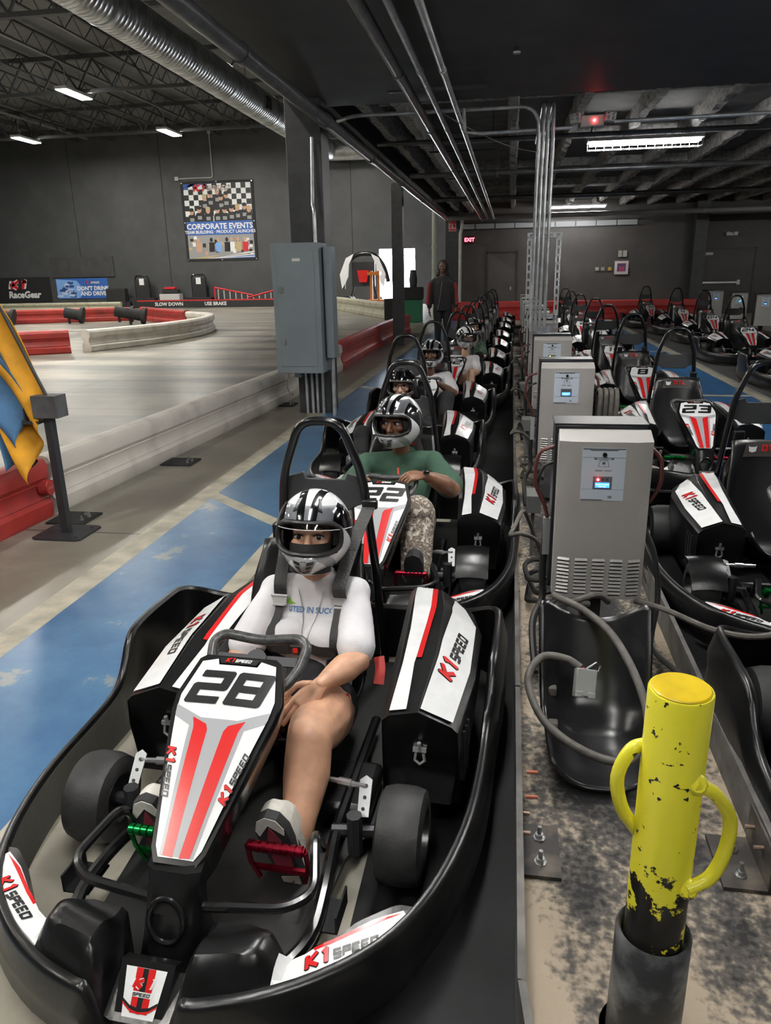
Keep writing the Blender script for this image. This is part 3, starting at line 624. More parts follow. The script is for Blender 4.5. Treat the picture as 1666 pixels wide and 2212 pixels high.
# ================================================================== KARTS  (local: x across, y 0 = front bumper, +y to the rear, z up)
RAIL = [(0,.0,.085),(.06,.0,.09),(.105,.012,.19),(.14,.02,.195),(.25,.055,.20),(.37,.125,.20),(.48,.225,.20),(.555,.35,.20),(.605,.5,.20),(.638,.68,.20),(.65,.88,.20),(.652,1.04,.215),(.655,1.12,.26),(.66,1.2,.36),(.665,1.3,.385),(.665,1.5,.385),(.655,1.6,.38),(.61,1.68,.35),(.5,1.725,.31),(.3,1.74,.30),(0,1.745,.30)]
def rail_at(x):
    x = abs(x)
    for a, b in zip(RAIL, RAIL[1:]):
        if a[0] <= x <= b[0] and b[1] < .6: return a[1]+(b[1]-a[1])*(x-a[0])/max(1e-6, b[0]-a[0])
    return .3
def sstep(a, b, x):
    t = max(0, min(1, (x-a)/(b-a))); return t*t*(3-2*t)
def nose_z(x, y):
    """top skin of the front nose: two humps, a sunken middle and outer wings"""
    ax = abs(x); f = rail_at(ax)
    d = y-f
    hump = sstep(.085,.115,ax)*(1-sstep(.24,.30,ax))
    z = .185 + .075*hump*sstep(0,.06,d)*(1-.45*sstep(.09,.16,d))
    z -= (1-sstep(.07,.10,ax))*(.075-.55*max(0,min(d,.13)))
    z += sstep(.28,.36,ax)*(.012+.10*max(0,d-.02))
    return z
NOSE_R = [(0,.10),(.08,.105),(.10,.19),(.2,.20),(.27,.165),(.31,.15),(.36,.19),(.42,.27),(.50,.335),(.535,.34)]
def nose_rear(x):
    x = abs(x)
    for a, b in zip(NOSE_R, NOSE_R[1:]):
        if a[0] <= x <= b[0]: return a[1]+(b[1]-a[1])*(x-a[0])/(b[0]-a[0])
    return NOSE_R[-1][1]
def nose_pt(x, y, l=0.0): return Vector((x, y, nose_z(x, y)+l))
def drape(mb, poly, fn, mi, lift, cuts=3):
    """2-D polygon triangulated, refined and laid over fn(u, v, lift)"""
    bm = bmesh.new(); bm.faces.new([bm.verts.new((p[0],p[1],0)) for p in poly]); bmesh.ops.triangulate(bm, faces=bm.faces)
    for _ in range(cuts): bmesh.ops.subdivide_edges(bm, edges=[e for e in bm.edges if e.calc_length() > .03], cuts=1); bmesh.ops.triangulate(bm, faces=bm.faces)
    mb.mi = mi; o = len(mb.v); bm.verts.index_update()
    for v in bm.verts: mb.v.append(fn(v.co.x, v.co.y, lift))
    for f in bm.faces: mb.f.append([o+v.index for v in f.verts]); mb.m.append(mi)
    bm.free()
# fairing plate: u across, v from 0 (bottom) to .535 (top)
FB, FT = Vector((0,.235,.325)), Vector((0,.70,.605))
FUP = (FT-FB).normalized(); FN = Vector((1,0,0)).cross(FUP); FLEN = (FT-FB).length
def fair_pt(u, v, l=0.0): return FB+Vector((u,0,0))+FUP*v+FN*(l+.012*math.sin(PI*min(1,max(0,v/FLEN)))-.35*u*u)
F_OUT = [(-.052,.0),(.052,.0),(.068,.03),(.142,.37),(.146,.42),(.118,.53),(.10,.543),(-.10,.543),(-.118,.53),(-.146,.42),(-.142,.37),(-.068,.03)]
F_IN = [(-.044,.012),(.044,.012),(.057,.035),(.127,.365),(.131,.415),(.106,.52),(.062,.53),(.055,.512),(-.055,.512),(-.062,.53),(-.106,.52),(-.131,.415),(-.127,.365),(-.057,.035)]
DEC = [WHITE_D, RED_D, GREY_D, BLACK_D]
def number_mesh(num):
    mb = MB()
    put(mb, [[(p[0]*1.25,p[1]+.392) for p in pl] for pl in word_polys(num, .10, .0215, .19, .60, .2)], lambda a, b: fair_pt(a, b, .0042), 0)
    return mb.mesh('race_number', [BLACK_D], 0, False)
def pod_station(y):
    S = [(.82,(.375,.385),(.47,.405),(.575,.365)),(1.1,(.362,.43),(.482,.442),(.60,.38)),(1.4,(.347,.462),(.472,.462),(.597,.385)),(1.57,(.337,.462),(.445,.456),(.555,.38)),(1.68,(.337,.40),(.42,.39),(.5,.32))]
    y = max(S[0][0], min(S[-1][0], y))
    for a, b in zip(S, S[1:]):
        if a[0] <= y <= b[0]+1e-9:
            t = (y-a[0])/(b[0]-a[0]); return [(p[0]+(q[0]-p[0])*t, p[1]+(q[1]-p[1])*t) for p, q in zip(a[1:], b[1:])]
def pod_pt(side, t, y, l=0.0):
    """t 0..1 inner facet, 1..2 outer facet"""
    A, B, C = pod_station(y); P, Q = (A, B) if t <= 1 else (B, C); k = t if t <= 1 else t-1
    x, z = P[0]+(Q[0]-P[0])*k, P[1]+(Q[1]-P[1])*k; d = Vector((Q[1]-P[1], -(Q[0]-P[0]))).normalized()
    return Vector((side*(x-d.x*l), y, z-d.y*l))
def build_kart():
    k = empty('go_kart')
    # bumper rail all round
    half = smooth_path([(p[0],p[1],p[2]) for p in RAIL], 3); path = [Vector((-p.x,p.y,p.z)) for p in half[::-1]][:-1]+half
    n = len(path); rings = []
    for i, p in enumerate(path[:-1]):
        a, b = path[i-1 if i else n-2], path[i+1]; t = Vector((b.x-a.x, b.y-a.y)).normalized(); o = Vector((t.y,-t.x))
        z0 = .03 if p.y < 1.55 else .07; zt = p.z; h = zt-z0
        prof = [(-.012,z0),(.012,z0+.0),(.03,z0+.25*h),(.024,z0+.5*h),(.030,z0+.7*h),(.012,z0+.93*h),(.010,zt-.004),(.0,zt+.004),(-.012,zt+.003),(-.018,zt-.008),(-.012,zt-.02)]
        rings.append([(p.x+o.x*d, p.y+o.y*d, z) for d, z in prof])
    rings.append(rings[0])
    MB().loft(rings, True, False).obj('bumper_rail', BLACK_PL, k, 50)
    # nose
    mb = MB(); NU, NV = 72, 10
    xs = [-.535+1.07*i/NU for i in range(NU+1)]
    def nz(u, v):
        x = -.535+1.07*u; f = rail_at(x)+.012; r = nose_rear(x); y = f+(r-f)*v; return nose_pt(x, y)
    mb.grid(nz, NU, NV)
    mb.grid(lambda u, v: (lambda p: Vector((p.x, p.y, p.z*(1-v)+.05*v)))(nz(u, 1)), NU, 2)
    mb.obj('nose_cone', BLACK_PL, k, 35)
    mb = MB()
    for s in (-1, 1):
        P = [(.275,.150),(.325,.172),(.38,.215),(.45,.278),(.515,.322),(.53,.305),(.49,.243),(.42,.176),(.35,.122),(.275,.080)]
        drape(mb, [(s*p[0],p[1]) for p in P], nose_pt, 0, .002)
        drape(mb, [(s*p[0],p[1]) for p in [(.34,.185),(.38,.215),(.45,.275),(.515,.315),(.44,.255),(.38,.205),(.345,.18)]], nose_pt, 1, .0028)
        a = math.atan2(.13,.2) if s > 0 else -math.atan2(.13,.2)
        put_k1(mb, nose_pt, .0032, .028, a, s*.405, .190, 1, 3, 3)
        mb.obj('nose_decal', DEC, k, smooth=0, fix=False); mb = MB()
    # centre shield facing forward
    sh = lambda u, v, l=0.0: Vector((u*.74, .028+v*.42-l*.85, .128+v*.48+l*.5))
    cb = MB().add([sh(-.07,-.05,-.001),sh(.07,-.05,-.001),sh(.085,.15,-.001),sh(-.085,.15,-.001),sh(-.07,-.05,-.03),sh(.07,-.05,-.03),sh(.085,.15,-.03),sh(-.085,.15,-.03)],[(0,1,2,3),(0,4,5,1),(1,5,6,2),(2,6,7,3),(3,7,4,0)])
    cb.obj('nose_shield', BLACK_PL, k)
    put(mb, [[(-.048,-.02),(.048,-.02),(.064,.13),(-.064,.13)]], lambda a, b: sh(a,b,.001), 0)
    put(mb, [[(-.027,-.0),(-.008,-.0),(-.008,.13),(-.03,.13)],[(.008,-.0),(.027,-.0),(.03,.13),(.008,.13)]], lambda a, b: sh(a,b,.002), 1)
    put(mb, [[(-.008,-.0),(.008,-.0),(.008,.13),(-.008,.13)],[(-.055,.04),(-.03,.022),(0,.015),(.03,.022),(.055,.04),(.054,.03),(.03,.012),(0,.005),(-.03,.012),(-.054,.03)]], lambda a, b: sh(a,b,.003), 3)
    put(mb, [[(-.054,.03),(-.03,.012),(0,.005),(.03,.012),(.054,.03),(.053,.024),(.03,.006),(0,-.001),(-.03,.006),(-.053,.024)]], lambda a, b: sh(a,b,.0032), 1)
    put(mb, [[(p[0],p[1]+.068) for p in pl] for pl in word_polys('K1', .036, .0165, .3, .6, .1)], lambda a, b: sh(a,b,.004), 0)
    put(mb, [[(p[0],p[1]+.07) for p in pl] for pl in word_polys('K1', .033, .011, .3, .6, .1)], lambda a, b: sh(a,b,.005), 1)
    put(mb, rect(-.036,.047,.036,.063), lambda a, b: sh(a,b,.0036), 0); put(mb, [[(p[0],p[1]+.05) for p in pl] for pl in word_polys('SPEED', .0105, .0025, .3, .7, .3)], lambda a, b: sh(a,b,.005), 3)
    mb.obj('shield_decal', DEC, k, smooth=0, fix=False)
    # fairing
    mb = MB(); rings = []
    for (l, sc) in ((.0,1.0),(-.012,1.03),(-.05,.98),(-.11,.86)):
        rings.append([fair_pt(p[0]*sc, p[1], l) for p in F_OUT])
    mb.loft(rings); mb.obj('front_fairing', BLACK_GL, k, 30)
    # lower neck of the fairing with the round port
    mb = MB()
    ringsN = []
    for y, z, w_, d in ((.235,.315,.066,.05),(.205,.25,.060,.06),(.185,.19,.062,.07),(.175,.12,.075,.08),(.16,.06,.09,.09)):
        ringsN.append([(-w_,y,z),(-w_*.6,y-.02,z+.008),(w_*.6,y-.02,z+.008),(w_,y,z),(w_,y+d,z+.02),(-w_,y+d,z+.02)])
    mb.loft(ringsN); mb.obj('fairing_neck', BLACK_PL, k, 50)
    c = Vector((0,.178,.225)); mb = MB().tube([c+Vector((.042*math.cos(a*PI/10), -.004, .05*math.sin(a*PI/10)))+Vector((0,.012*math.sin(a*PI/10),0)) for a in range(20)], .007, 8, True)
    port = mb.obj('port_ring', BLACK_GL, k)
    MB().add([c+Vector((.04*math.cos(a*PI/10), -.003, .048*math.sin(a*PI/10)))+Vector((0,.012*math.sin(a*PI/10),0)) for a in range(20)], [list(range(20))]).obj('port_bottom', M('void_black', (.004,.004,.004), .9), port, fix=False)
    # plate print
    mb = MB()
    drape(mb, F_IN, fair_pt, 0, .002, 3)
    gp = [(-.130,.385),(-.05,.352),(.05,.352),(.130,.385),(.124,.352),(.075,.328),(.042,.015),(-.042,.015),(-.075,.328),(-.124,.352)]
    drape(mb, gp, fair_pt, 2, .0028, 3)
    for s in (-1,1):
        drape(mb, [(s*p[0],p[1]) for p in [(.072,.352),(.030,.335),(.022,.32),(.008,.013),(.034,.016),(.061,.32),(.064,.332)]], fair_pt, 1, .0034, 3)
        put_k1(mb, fair_pt, .0032, .021, s*PI*.43 if s > 0 else -PI*.43, s*.088, .205, 1, 3, 3)
    put(mb, [[(-.05,.516),(.05,.516),(.058,.535),(-.058,.535)]], lambda a, b: fair_pt(a,b,.004), 3)
    A, O, B = k1_logo(.012); put(mb, rot2(A,0,0,.525), lambda a, b: fair_pt(a,b,.006), 1); put(mb, rot2(B,0,0,.525), lambda a, b: fair_pt(a,b,.006), 0)
    mb.obj('fairing_decals', DEC, k, smooth=0, fix=False)
    # tubes in front of the pedals, chassis
    for s in (-1,1):
        MB().tube(fillet([(s*.05,.235,.215),(s*.255,.255,.225),(s*.31,.30,.235),(s*.265,.46,.27),(s*.262,.52,.16)], .05, 5), .0125, 8).obj('pedal_guard', BLACK_GL, k)
        MB().tube(fillet([(0,.125,.09),(s*.20,.14,.10),(s*.31,.25,.13),(s*.30,.42,.15),(s*.27,.6,.13),(s*.26,1.2,.11)], .09, 5), .017, 8).obj('frame_tube', BLACK_GL, k)
        MB().box((s*.29,.30,.12),(s*.36,.40,.125)).box((s*.355,.30,.12),(s*.36,.40,.17)).obj('bracket', BLACK_GL, k)
        MB().cyl((s*.26,.62,.135),(s*.42,.64,.135), .018, 8).cyl((s*.33,.60,.09),(s*.33,.60,.21), .022, 8).obj('stub_axle', DARK_METAL, k)
        arm = MB().prism([(-.016,-.05),(.016,-.05),(.018,.05),(0,.062),(-.018,.05)], 0, .004, frame((s*.345,.665,.215),(1,0,.1),(0,.7,.55))).obj('steering_arm', M('arm_zinc', (.30,.31,.32), .5, .8), k)
        for q in (-.035,0,.035): MB().cyl((s*.345,.665+q*.7,.218+q*.55),(s*.345,.665+q*.7-.003,.222+q*.55), .005, 6).obj('bolt_hole', BLACK_MAT, arm)
        MB().cyl((s*.345,.69,.235),(s*.20,.72,.225), .008, 8).cyl((s*.30,.70,.232),(s*.26,.708,.229), .012, 8).obj('tie_rod', CHROME, k)
    MB().prism([(-.27,.20),(.27,.20),(.30,.6),(.36,.75),(.38,1.70),(-.38,1.70),(-.36,.75),(-.30,.6)],.045,.06).obj('floor_pan', M('pan_black', (.012,.012,.012), .45, var=.3), k)
    for a in (.10,-.34): MB().box((a,.72,.06),(a+.24,.95,.13)).obj('battery_box', BLACK_PL, k, bevel=.02)
    # pedals
    for s, m, nm in ((-1, M('green_anodised', (.01,.30,.06), .25, .85), 'brake_pedal'), (1, M('red_anodised', (.30,.01,.03), .25, .85), 'throttle_pedal')):
        pr = []
        for q in range(8): pr += [(.015,-.075+q*.019),(.015,-.062+q*.019),(.0105,-.0615+q*.019),(.0105,-.0565+q*.019)]
        x = s*.165; xf = frame((x,.44,.215),(0,1,0),(0,0,1)); mb = MB().lathe([(.0,-.08)]+pr+[(.0,.08)], 12, xf)
        for e in (-.078,.078): mb.tube([(x+e,.44,.215),(x+e,.455,.15),(x+e*.8,.47,.09)], .007, 6)
        mb.box((x-.08,.462,.118),(x+.08,.474,.130)).obj(nm, m, k)
    # wheels
    tp = [(.075,-.062),(.10,-.064),(.122,-.056),(.130,-.03),(.131,0),(.130,.03),(.122,.056),(.10,.064),(.075,.062)]
    tyre = MB().lathe(tp, 28, frame((0,0,0),(0,1,0),(0,0,1)), cap=False).mesh('tyre', RUBBER, 50)
    rim = MB().lathe([(.0,.02),(.03,.022),(.035,.035),(.045,.03),(.05,.02),(.066,.03),(.074,.063),(.078,.063),(.076,-.063),(.07,-.06),(.06,.0),(.02,0)], 20, frame((0,0,0),(0,1,0),(0,0,1)), cap=False).mesh('rim', M('rim_dark', (.12,.12,.125), .35, .9), 30)
    for s in (-1,1):
        for y, w_, r_ in ((.64,1.0,1.0),(1.50,1.45,1.06)):
            o = mobj('tyre', tyre, k, (s*.455 if y < 1 else s*.47, y, .131*r_+.0)); o.scale = (w_*s, r_, r_)
            mobj('rim', rim, o)
    # side pods
    for s in (-1,1):
        mb = MB(); rings = []
        for y, zb, dz in ((.87,.075,-.24),(.845,.085,-.10),(.822,.10,-.01),(.82,.10,0),(1.1,.08,0),(1.4,.08,0),(1.57,.08,0),(1.68,.12,0)):
            A, B, C = pod_station(max(.82,y)); io = .0 if y >= .82 and dz == 0 else dz
            ring = [(A[0]-.012,zb),(A[0]-.012,A[1]-.02),(A[0]+.008,A[1]-.0015),(B[0],B[1]-.0015),(C[0]-.008,C[1]-.0015),(C[0]+.01,C[1]-.02),(C[0]+.012,.26),(C[0]-.01,zb)]
            ring = [(s*p[0], y, max(zb, min(p[1], p[1]+dz) if dz < -.02 and p[1] > .2 else p[1])) for p in ring]
            rings.append(ring)
        pod = mb.loft(rings).obj('side_pod', BLACK_PL, k, 28)
        if s < 0: pod.location = (.135,0,0)
        md = pod.modifiers.new('bevel','BEVEL'); md.width = .012; md.segments = 2; md.limit_method = 'ANGLE'; md.angle_limit = R_(30)
        for q in range(3): MB().box((.57,.885+q*.032,.14),(.6005+q*.0025,.895+q*.032,.31)).obj('vent_slot', M('void_black', (.004,.004,.004), .9), pod).scale = (s,1,1)
        la = MB().box((s*.47-.02,.842,.255),(s*.47+.02,.855,.268)).cyl((s*.47,.845,.26),(s*.47,.838,.29), .006).tube([(s*.47-.011,.846,.25),(s*.47-.015,.846,.225),(s*.47,.846,.212),(s*.47+.015,.846,.225),(s*.47+.011,.846,.25)], .0045, 6).obj('latch', GALV, pod)
        mb = MB(); fn = lambda u, v, l=0.0: pod_pt(s, u, v, l)
        drape(mb, [(.10,.835),(.62,.835),(.50,1.05),(.60,1.30),(.66,1.55),(.70,1.66),(.12,1.66),(.10,1.50),(.18,1.25),(.18,1.05)], fn, 0, .003, 4)
        drape(mb, [(.62,.835),(.68,.835),(.60,1.05),(.74,1.30),(.84,1.55),(.82,1.66),(.70,1.66),(.66,1.55),(.60,1.30),(.50,1.05)], fn, 1, .0032, 4) if False else drape(mb, [(.52,1.08),(.66,1.08),(.74,1.30),(.84,1.55),(.84,1.66),(.70,1.66),(.66,1.55),(.60,1.30)], fn, 1, .0032, 4)
        drape(mb, [(1.03,.835),(1.92,.835),(1.93,1.10),(1.90,1.40),(1.72,1.52),(1.40,1.545),(1.25,1.45),(1.10,1.20)], fn, 0, .003, 4)
        fl = lambda u, v, l=0.0: pod_pt(s, 1.5+s*u/.12 if True else 0, v, l)
        put_k1(mb, lambda a, b, l: pod_pt(s, max(1.0,min(2.0,1.52+s*a/.125)), b, l), .0034, .046, s*PI*.47, 0, 1.15, 1, 3, 3)
        mb.obj('pod_decals', DEC, pod, smooth=0, fix=False)
    # seat shell
    prof = [(.90,.205),(.93,.17),(1.0,.125),(1.10,.10),(1.20,.105),(1.27,.16),(1.315,.26),(1.355,.38),(1.39,.50),(1.415,.61),(1.43,.695)]
    def seat_fn(u, v):
        f = v*(len(prof)-1); i = min(int(f), len(prof)-2); t = f-i
        y = prof[i][0]+(prof[i+1][0]-prof[i][0])*t; z = prof[i][1]+(prof[i+1][1]-prof[i][1])*t
        x = (u-.5)*2; wd = .180+.030*sstep(0,.35,v)-.028*sstep(.75,1,v); c = abs(x)**3
        lift = .13*(1-sstep(.35,.7,v))*c; fw = -.10*sstep(.35,.75,v)*c*(1-.6*sstep(.85,1,v))
        return Vector((wd*x, y+fw, z+lift))
    mb = MB().grid(seat_fn, 16, 24); so = mb.obj('seat', M('seat_black', (.012,.012,.013), .3, bump=.02, bscale=20), k, 60)
    sd = so.modifiers.new('thick','SOLIDIFY'); sd.thickness = .012; sd.offset = 0
    mb = MB(); sfn = lambda u, v, l=0.0: seat_fn(.5+u/.36, .93+v)+Vector((0,-.016-l,.001))
    drape(mb, [(-.115,-.035),(.115,-.035),(.10,.05),(-.10,.05)], sfn, 2, -.004, 4)
    put(mb, [[(p[0]+.025,p[1]) for p in pl] for pl in word_polys('OTL', .034, .008, 0, .6, .3)], lambda a, b: sfn(a,b*1.2,.003), 1)
    put(mb, [[(-.085,-.002),(-.068,-.008),(-.05,-.002),(-.046,.034),(-.056,.026),(-.079,.026),(-.089,.034)]], lambda a, b: sfn(a,b,.003), 0)
    mb.obj('seat_decal', [WHITE_D, RED_D, M('decal_brownblack', (.055,.05,.048), .4)], so, smooth=0, fix=False)
    for s in (-1,1):
        MB().tube(fillet([(s*.15,1.47,.12),(s*.17,1.46,.55),(s*.12,1.44,.70)], .05), .014, 8).obj('seat_stay', BLACK_GL, k)
        MB().box((s*.11,1.425,.67),(s*.165,1.46,.74)).obj('belt_guide', BLACK_PL, k, bevel=.006)
    # roll hoop and headrest panel
    MB().tube(fillet([(-.21,1.60,.12),(-.185,1.57,.55),(-.15,1.55,.90),(-.075,1.54,1.10),(.075,1.54,1.10),(.15,1.55,.90),(.185,1.57,.55),(.21,1.60,.12)], .06, 5), .0165, 10).obj('roll_hoop', BLACK_GL, k)
    HP = [(-.155,.88),(-.085,.90),(-.075,.875),(.075,.875),(.085,.90),(.155,.88),(.165,.79),(.12,.775),(.09,.755),(-.09,.755),(-.12,.775),(-.165,.79)]
    MB().prism(HP, -.008, .008, frame((0,1.535,0),(1,0,0),(0,.06,1))).obj('headrest_panel', M('headrest_grey', (.030,.031,.033), .6), k, bevel=.004)
    # steering wheel and column
    SW = frame((0,.80,.542),(1,0,0),(0,.80,.60))
    loop = fillet([(-.10,-.085,0),(-.135,-.02,0),(-.145,.05,0),(-.115,.075,0),(.0,.06,0),(.115,.075,0),(.145,.05,0),(.135,-.02,0),(.10,-.085,0),(.0,-.095,0)], .03, 4)
    st = MB().tube(loop+[loop[0]], .0155, 10, False, SW).obj('steering_wheel', M('carbon_grip', (.055,.055,.057), .3, var=.5, vscale=90), k)
    MB().box((-.12,-.014,-.008),(.12,.014,.0),SW).box((-.012,-.09,-.008),(.012,.0,0),SW).cyl((0,0,.008),(0,0,-.03),.03,14,SW).obj('spoke', DARK_METAL, st)
    MB().cyl((0,.83,.56),(0,.45,.22), .012, 8).obj('steering_column', DARK_METAL, k)
    return k
KPROTO = build_kart()
NUMS = {}
def kart(x, y, num, label, group, rz=0.0, fender=False):
    global KPROTO_USED
    c = KPROTO if not KPROTO_USED else copy_tree(KPROTO, None, ('race_number','wheel_fender'))
    KPROTO_USED = True
    c.location = (x, y, 0); c.rotation_euler = (0,0,rz)
    if num:
        if num not in NUMS: NUMS[num] = number_mesh(num)
        mobj('race_number', NUMS[num], c)
    if fender:
        for s in (-1,1):
            global FEND
            o = mobj('wheel_fender', FEND, c, (s*.455,.64,.131)); o.scale = (s,1,1)
    tag(c, label, 'kart', group); return c
KPROTO_USED = False
_m = MB(); _m.grid(lambda u, v: Vector(((u-.5)*.16, -math.cos(v*2.0+.35)*.158, math.sin(v*2.0+.35)*.158-.03*abs(u-.5)**2)), 6, 12); FEND = _m.mesh('wheel_fender', BLACK_PL, 50)
GL, GR, GF = 'karts queued in the left lane', 'karts parked beside the charging island', 'karts parked along the far right lane'
kart28 = kart(-.73, 1.04, '28', 'frontmost queued kart carrying the driver in white T-shirt and shorts', GL, R_(-2.3))
kart(-.605, 2.88, '22', 'second queued kart carrying the driver in the green shirt', GL, fender=True)
kart(-.87, 4.85, '', 'kart carrying the driver in black with glasses and dark helmet', GL, fender=True)
kart(-.82, 6.70, '7', 'kart right behind the dark-helmeted driver, driver in white shirt and black trousers', GL, fender=True)
kart(-.68, 8.62, '62', 'queued kart carrying the helmeted driver who leans out and looks sideways', GL, fender=True)
kart(-.66, 10.5, '9', 'kart carrying the driver in the dark green patterned shirt', GL)
for i, (y, n, d) in enumerate(((12.4,'5','seventh'),(14.4,'31','eighth'),(16.6,'17','ninth'),(19.0,'40','tenth'),(21.4,'12','eleventh'))):
    kart(-.64+.02*i, y if i != 2 else 16.85, n, 'empty kart in the left lane, %s from the front of the queue' % d, GL)
kart(1.42, .95, '', 'empty kart at the right edge nearest the yellow bollard', GR)
kart(1.40, 2.86, '', 'empty kart just behind the nearest one, beside the first charger', GR, fender=True)
kart(1.44, 5.42, '23', 'empty kart right of the first charger, showing number twenty-three', GR)
kart(1.40, 7.70, '8', 'empty kart right of the second charger, showing a single eight', GR)
kart(1.40, 10.1, '14', 'empty kart right of the third charger, showing number fourteen', GR)
kart(1.50, 12.9, '0', 'empty kart right of the fourth charger, showing a zero', GR)
kart(1.45, 15.5, '2', 'empty kart beside the strut frame, showing a single two', GR)
kart(1.45, 18.2, '', 'empty kart by the island, second from the red back barrier', GR)
kart(1.50, 21.0, '', 'empty kart by the island, last before the red back barrier', GR)
kart(4.05, 10.4, '', 'kart cut off by the right edge of the photo beyond the blue paint', GF)
kart(4.05, 13.4, '24', 'far lane kart showing number twenty-four, nearest in that lane', GF)
kart(4.35, 17.1, '64', 'far lane kart showing number sixty-four, in front of the far chargers', GF)
kart(4.25, 19.6, '4', 'far lane kart showing a single four', GF)
kart(3.9, 22.2, '36', 'far lane kart last before the red back barrier', GF)
# ================================================================== TRACK BARRIERS, FLAG STAND, TRACKSIDE THINGS
BW = M('barrier_white_scuffed', (.66,.62,.56), .45, var=.0, col2=(.40,.37,.34), vscale=2.5, lo=.5, hi=.8, bump=.06, bscale=12); BR = M('barrier_red_scuffed', (.42,.035,.028), .45, col2=(.22,.03,.03), vscale=3, lo=.45, hi=.75, bump=.06, bscale=12)
BY = M('barrier_yellowed', (.42,.40,.30), .55, col2=(.2,.19,.15), vscale=3, lo=.5, hi=.8)
BPROF = [(.07,.0),(.085,.03),(.09,.13),(.066,.165),(.070,.172),(.058,.20),(.055,.27),(.068,.30),(.063,.306),(.086,.345),(.088,.44),(.07,.485),(.03,.5),(-.03,.5),(-.07,.485),(-.088,.44),(-.086,.345),(-.055,.27),(-.058,.2),(-.09,.13),(-.085,.03),(-.07,0)]
def barrier(pts, m, label, hsc=1.0, wsc=1.0, end=True, group='plastic track barriers'):
    P = smooth_path([Vector((p[0],p[1],0)) for p in pts], 6) if len(pts) > 2 else [Vector((p[0],p[1],0)) for p in pts]; n = len(P); rings = []
    for i, p in enumerate(P):
        t = (P[min(i+1,n-1)]-P[max(i-1,0)]).normalized(); s = Vector((t.y,-t.x,0)); rings.append([p+s*d*wsc+Vector((0,0,z*hsc)) for d, z in BPROF])
    o = MB().loft(rings).obj('barrier_segment', m, smooth=30); tag(o, label, 'barrier', group)
    if end:
        t = (P[1]-P[0]).normalized(); s = Vector((t.y,-t.x,0))
        for j in (0,1):
            for z in (.09,.40): MB().sphere(P[0]+t*(.05+.05*j)+s*.088*wsc+Vector((0,0,z*hsc)), .012, 8, 6).obj('bolt', STEEL, o)
    return o
rb0 = barrier([(-3.42,1.6),(-3.245,4.60)], BR, 'scuffed red barrier segment behind the flag stand', hsc=.86)
cap = MB().cyl((-3.19,4.54,.23),(-3.12,4.545,.23), .055, 14).obj('end_knob', BR, rb0)
mb = MB(); put(mb, font_polys('PROTEX', .022, 0, .1), lambda a, b: Vector((-3.118,4.545+a,.223+b)), 0); mb.obj('knob_lettering', [M('knob_text', (.6,.3,.28), .5)], cap, smooth=0, fix=False)
barrier([(-3.245,4.64),(-3.10,7.0),(-2.97,9.6)], BW, 'long scuffed white barrier segment beside the electrical panel', hsc=.86)
barrier([(-2.97,9.64),(-2.96,12.9)], BW, 'short white barrier segment right of the electrical panel', hsc=.9)
barrier([(-2.96,12.94),(-3.0,15.6),(-3.0,18.4),(-2.95,20.4),(-2.86,21.4)], BR, 'curved red barrier segment ending behind the far column', hsc=1.0)
for i, y in enumerate((4.55,6.2,9.3)):
    fp = tag(MB().box((-.14,-.13,0),(.14,.13,.014)).obj('barrier_anchor', BLACK_MAT, loc=(-2.98+.06*i,y,0)), ('black barrier foot plate by the flag stand','black bolted barrier foot plate on the floor by the white barrier','black barrier foot plate under the electrical panel')[i], 'foot plate')
    for a, b in ((.05,.06),(.09,-.06),(.1,.02)): MB().lathe([(.014,0),(.014,.01),(.008,.01),(.008,.03)],8).obj('bolt', STEEL, fp, loc=(a,b,.014))
# inner track barriers
barrier([(-11.6,15.1),(-9.98,16.1)], BR, 'red barrier segment at the inner track bend, left of the white curve', hsc=1.05, wsc=1.6)
barrier([(-9.7,16.3),(-9.0,18.6),(-8.9,21.0),(-9.6,23.6),(-11.0,25.2)], BW, 'long curved white barrier around the inner track bend', hsc=1.0, wsc=1.6)
barrier([(-11.1,25.3),(-13.0,27.2),(-14.6,29.0)], BR, 'red barrier behind the white curve with a black corner', hsc=1.05, wsc=1.6)
barrier([(-15.1,29.0),(-18.2,27.7),(-19.6,27.2)], BR, 'long low red barrier in the middle of the track', hsc=1.05, wsc=1.6)
barrier([(-19.9,27.1),(-24,26.2),(-30,25.4)], BY, 'long yellowed white barrier at the left of the track', hsc=.95, wsc=1.6)
barrier([(-12.4,15.0),(-14.6,17.2),(-15.8,19.6),(-17.0,20.2)], BR, 'curved red barrier behind the orange flag', hsc=1.0, wsc=1.6)
barrier([(-31,38.5),(-25,38.9),(-21,39.3)], BY, 'far yellowed white barrier below the blue warning banner', hsc=.85, wsc=1.6)
barrier([(-9.4,38.2),(-7.2,34.0),(-5.2,29.5),(-4.35,27.9)], BY, 'yellowed white barrier in front of the bright doorway', hsc=1.2, wsc=1.8)
tag(MB().box((-4.5,27.3,0),(-4.1,27.7,.75)).obj('barrier_end_block', BLACK_MAT, bevel=.03), 'black end block closing the yellowed barrier near the doorway', 'block')
for i, (x0, x1) in enumerate(((-2.0,1.0),(1.1,4.2),(4.3,6.1))): barrier([(x0,26.8),(x1,26.8)], M('barrier_bright_red', (.5,.04,.035), .45, var=.1), ('bright red back barrier behind the left lane karts','bright red back barrier behind the island karts','bright red back barrier behind the far right karts')[i], hsc=1.25, wsc=1.4)
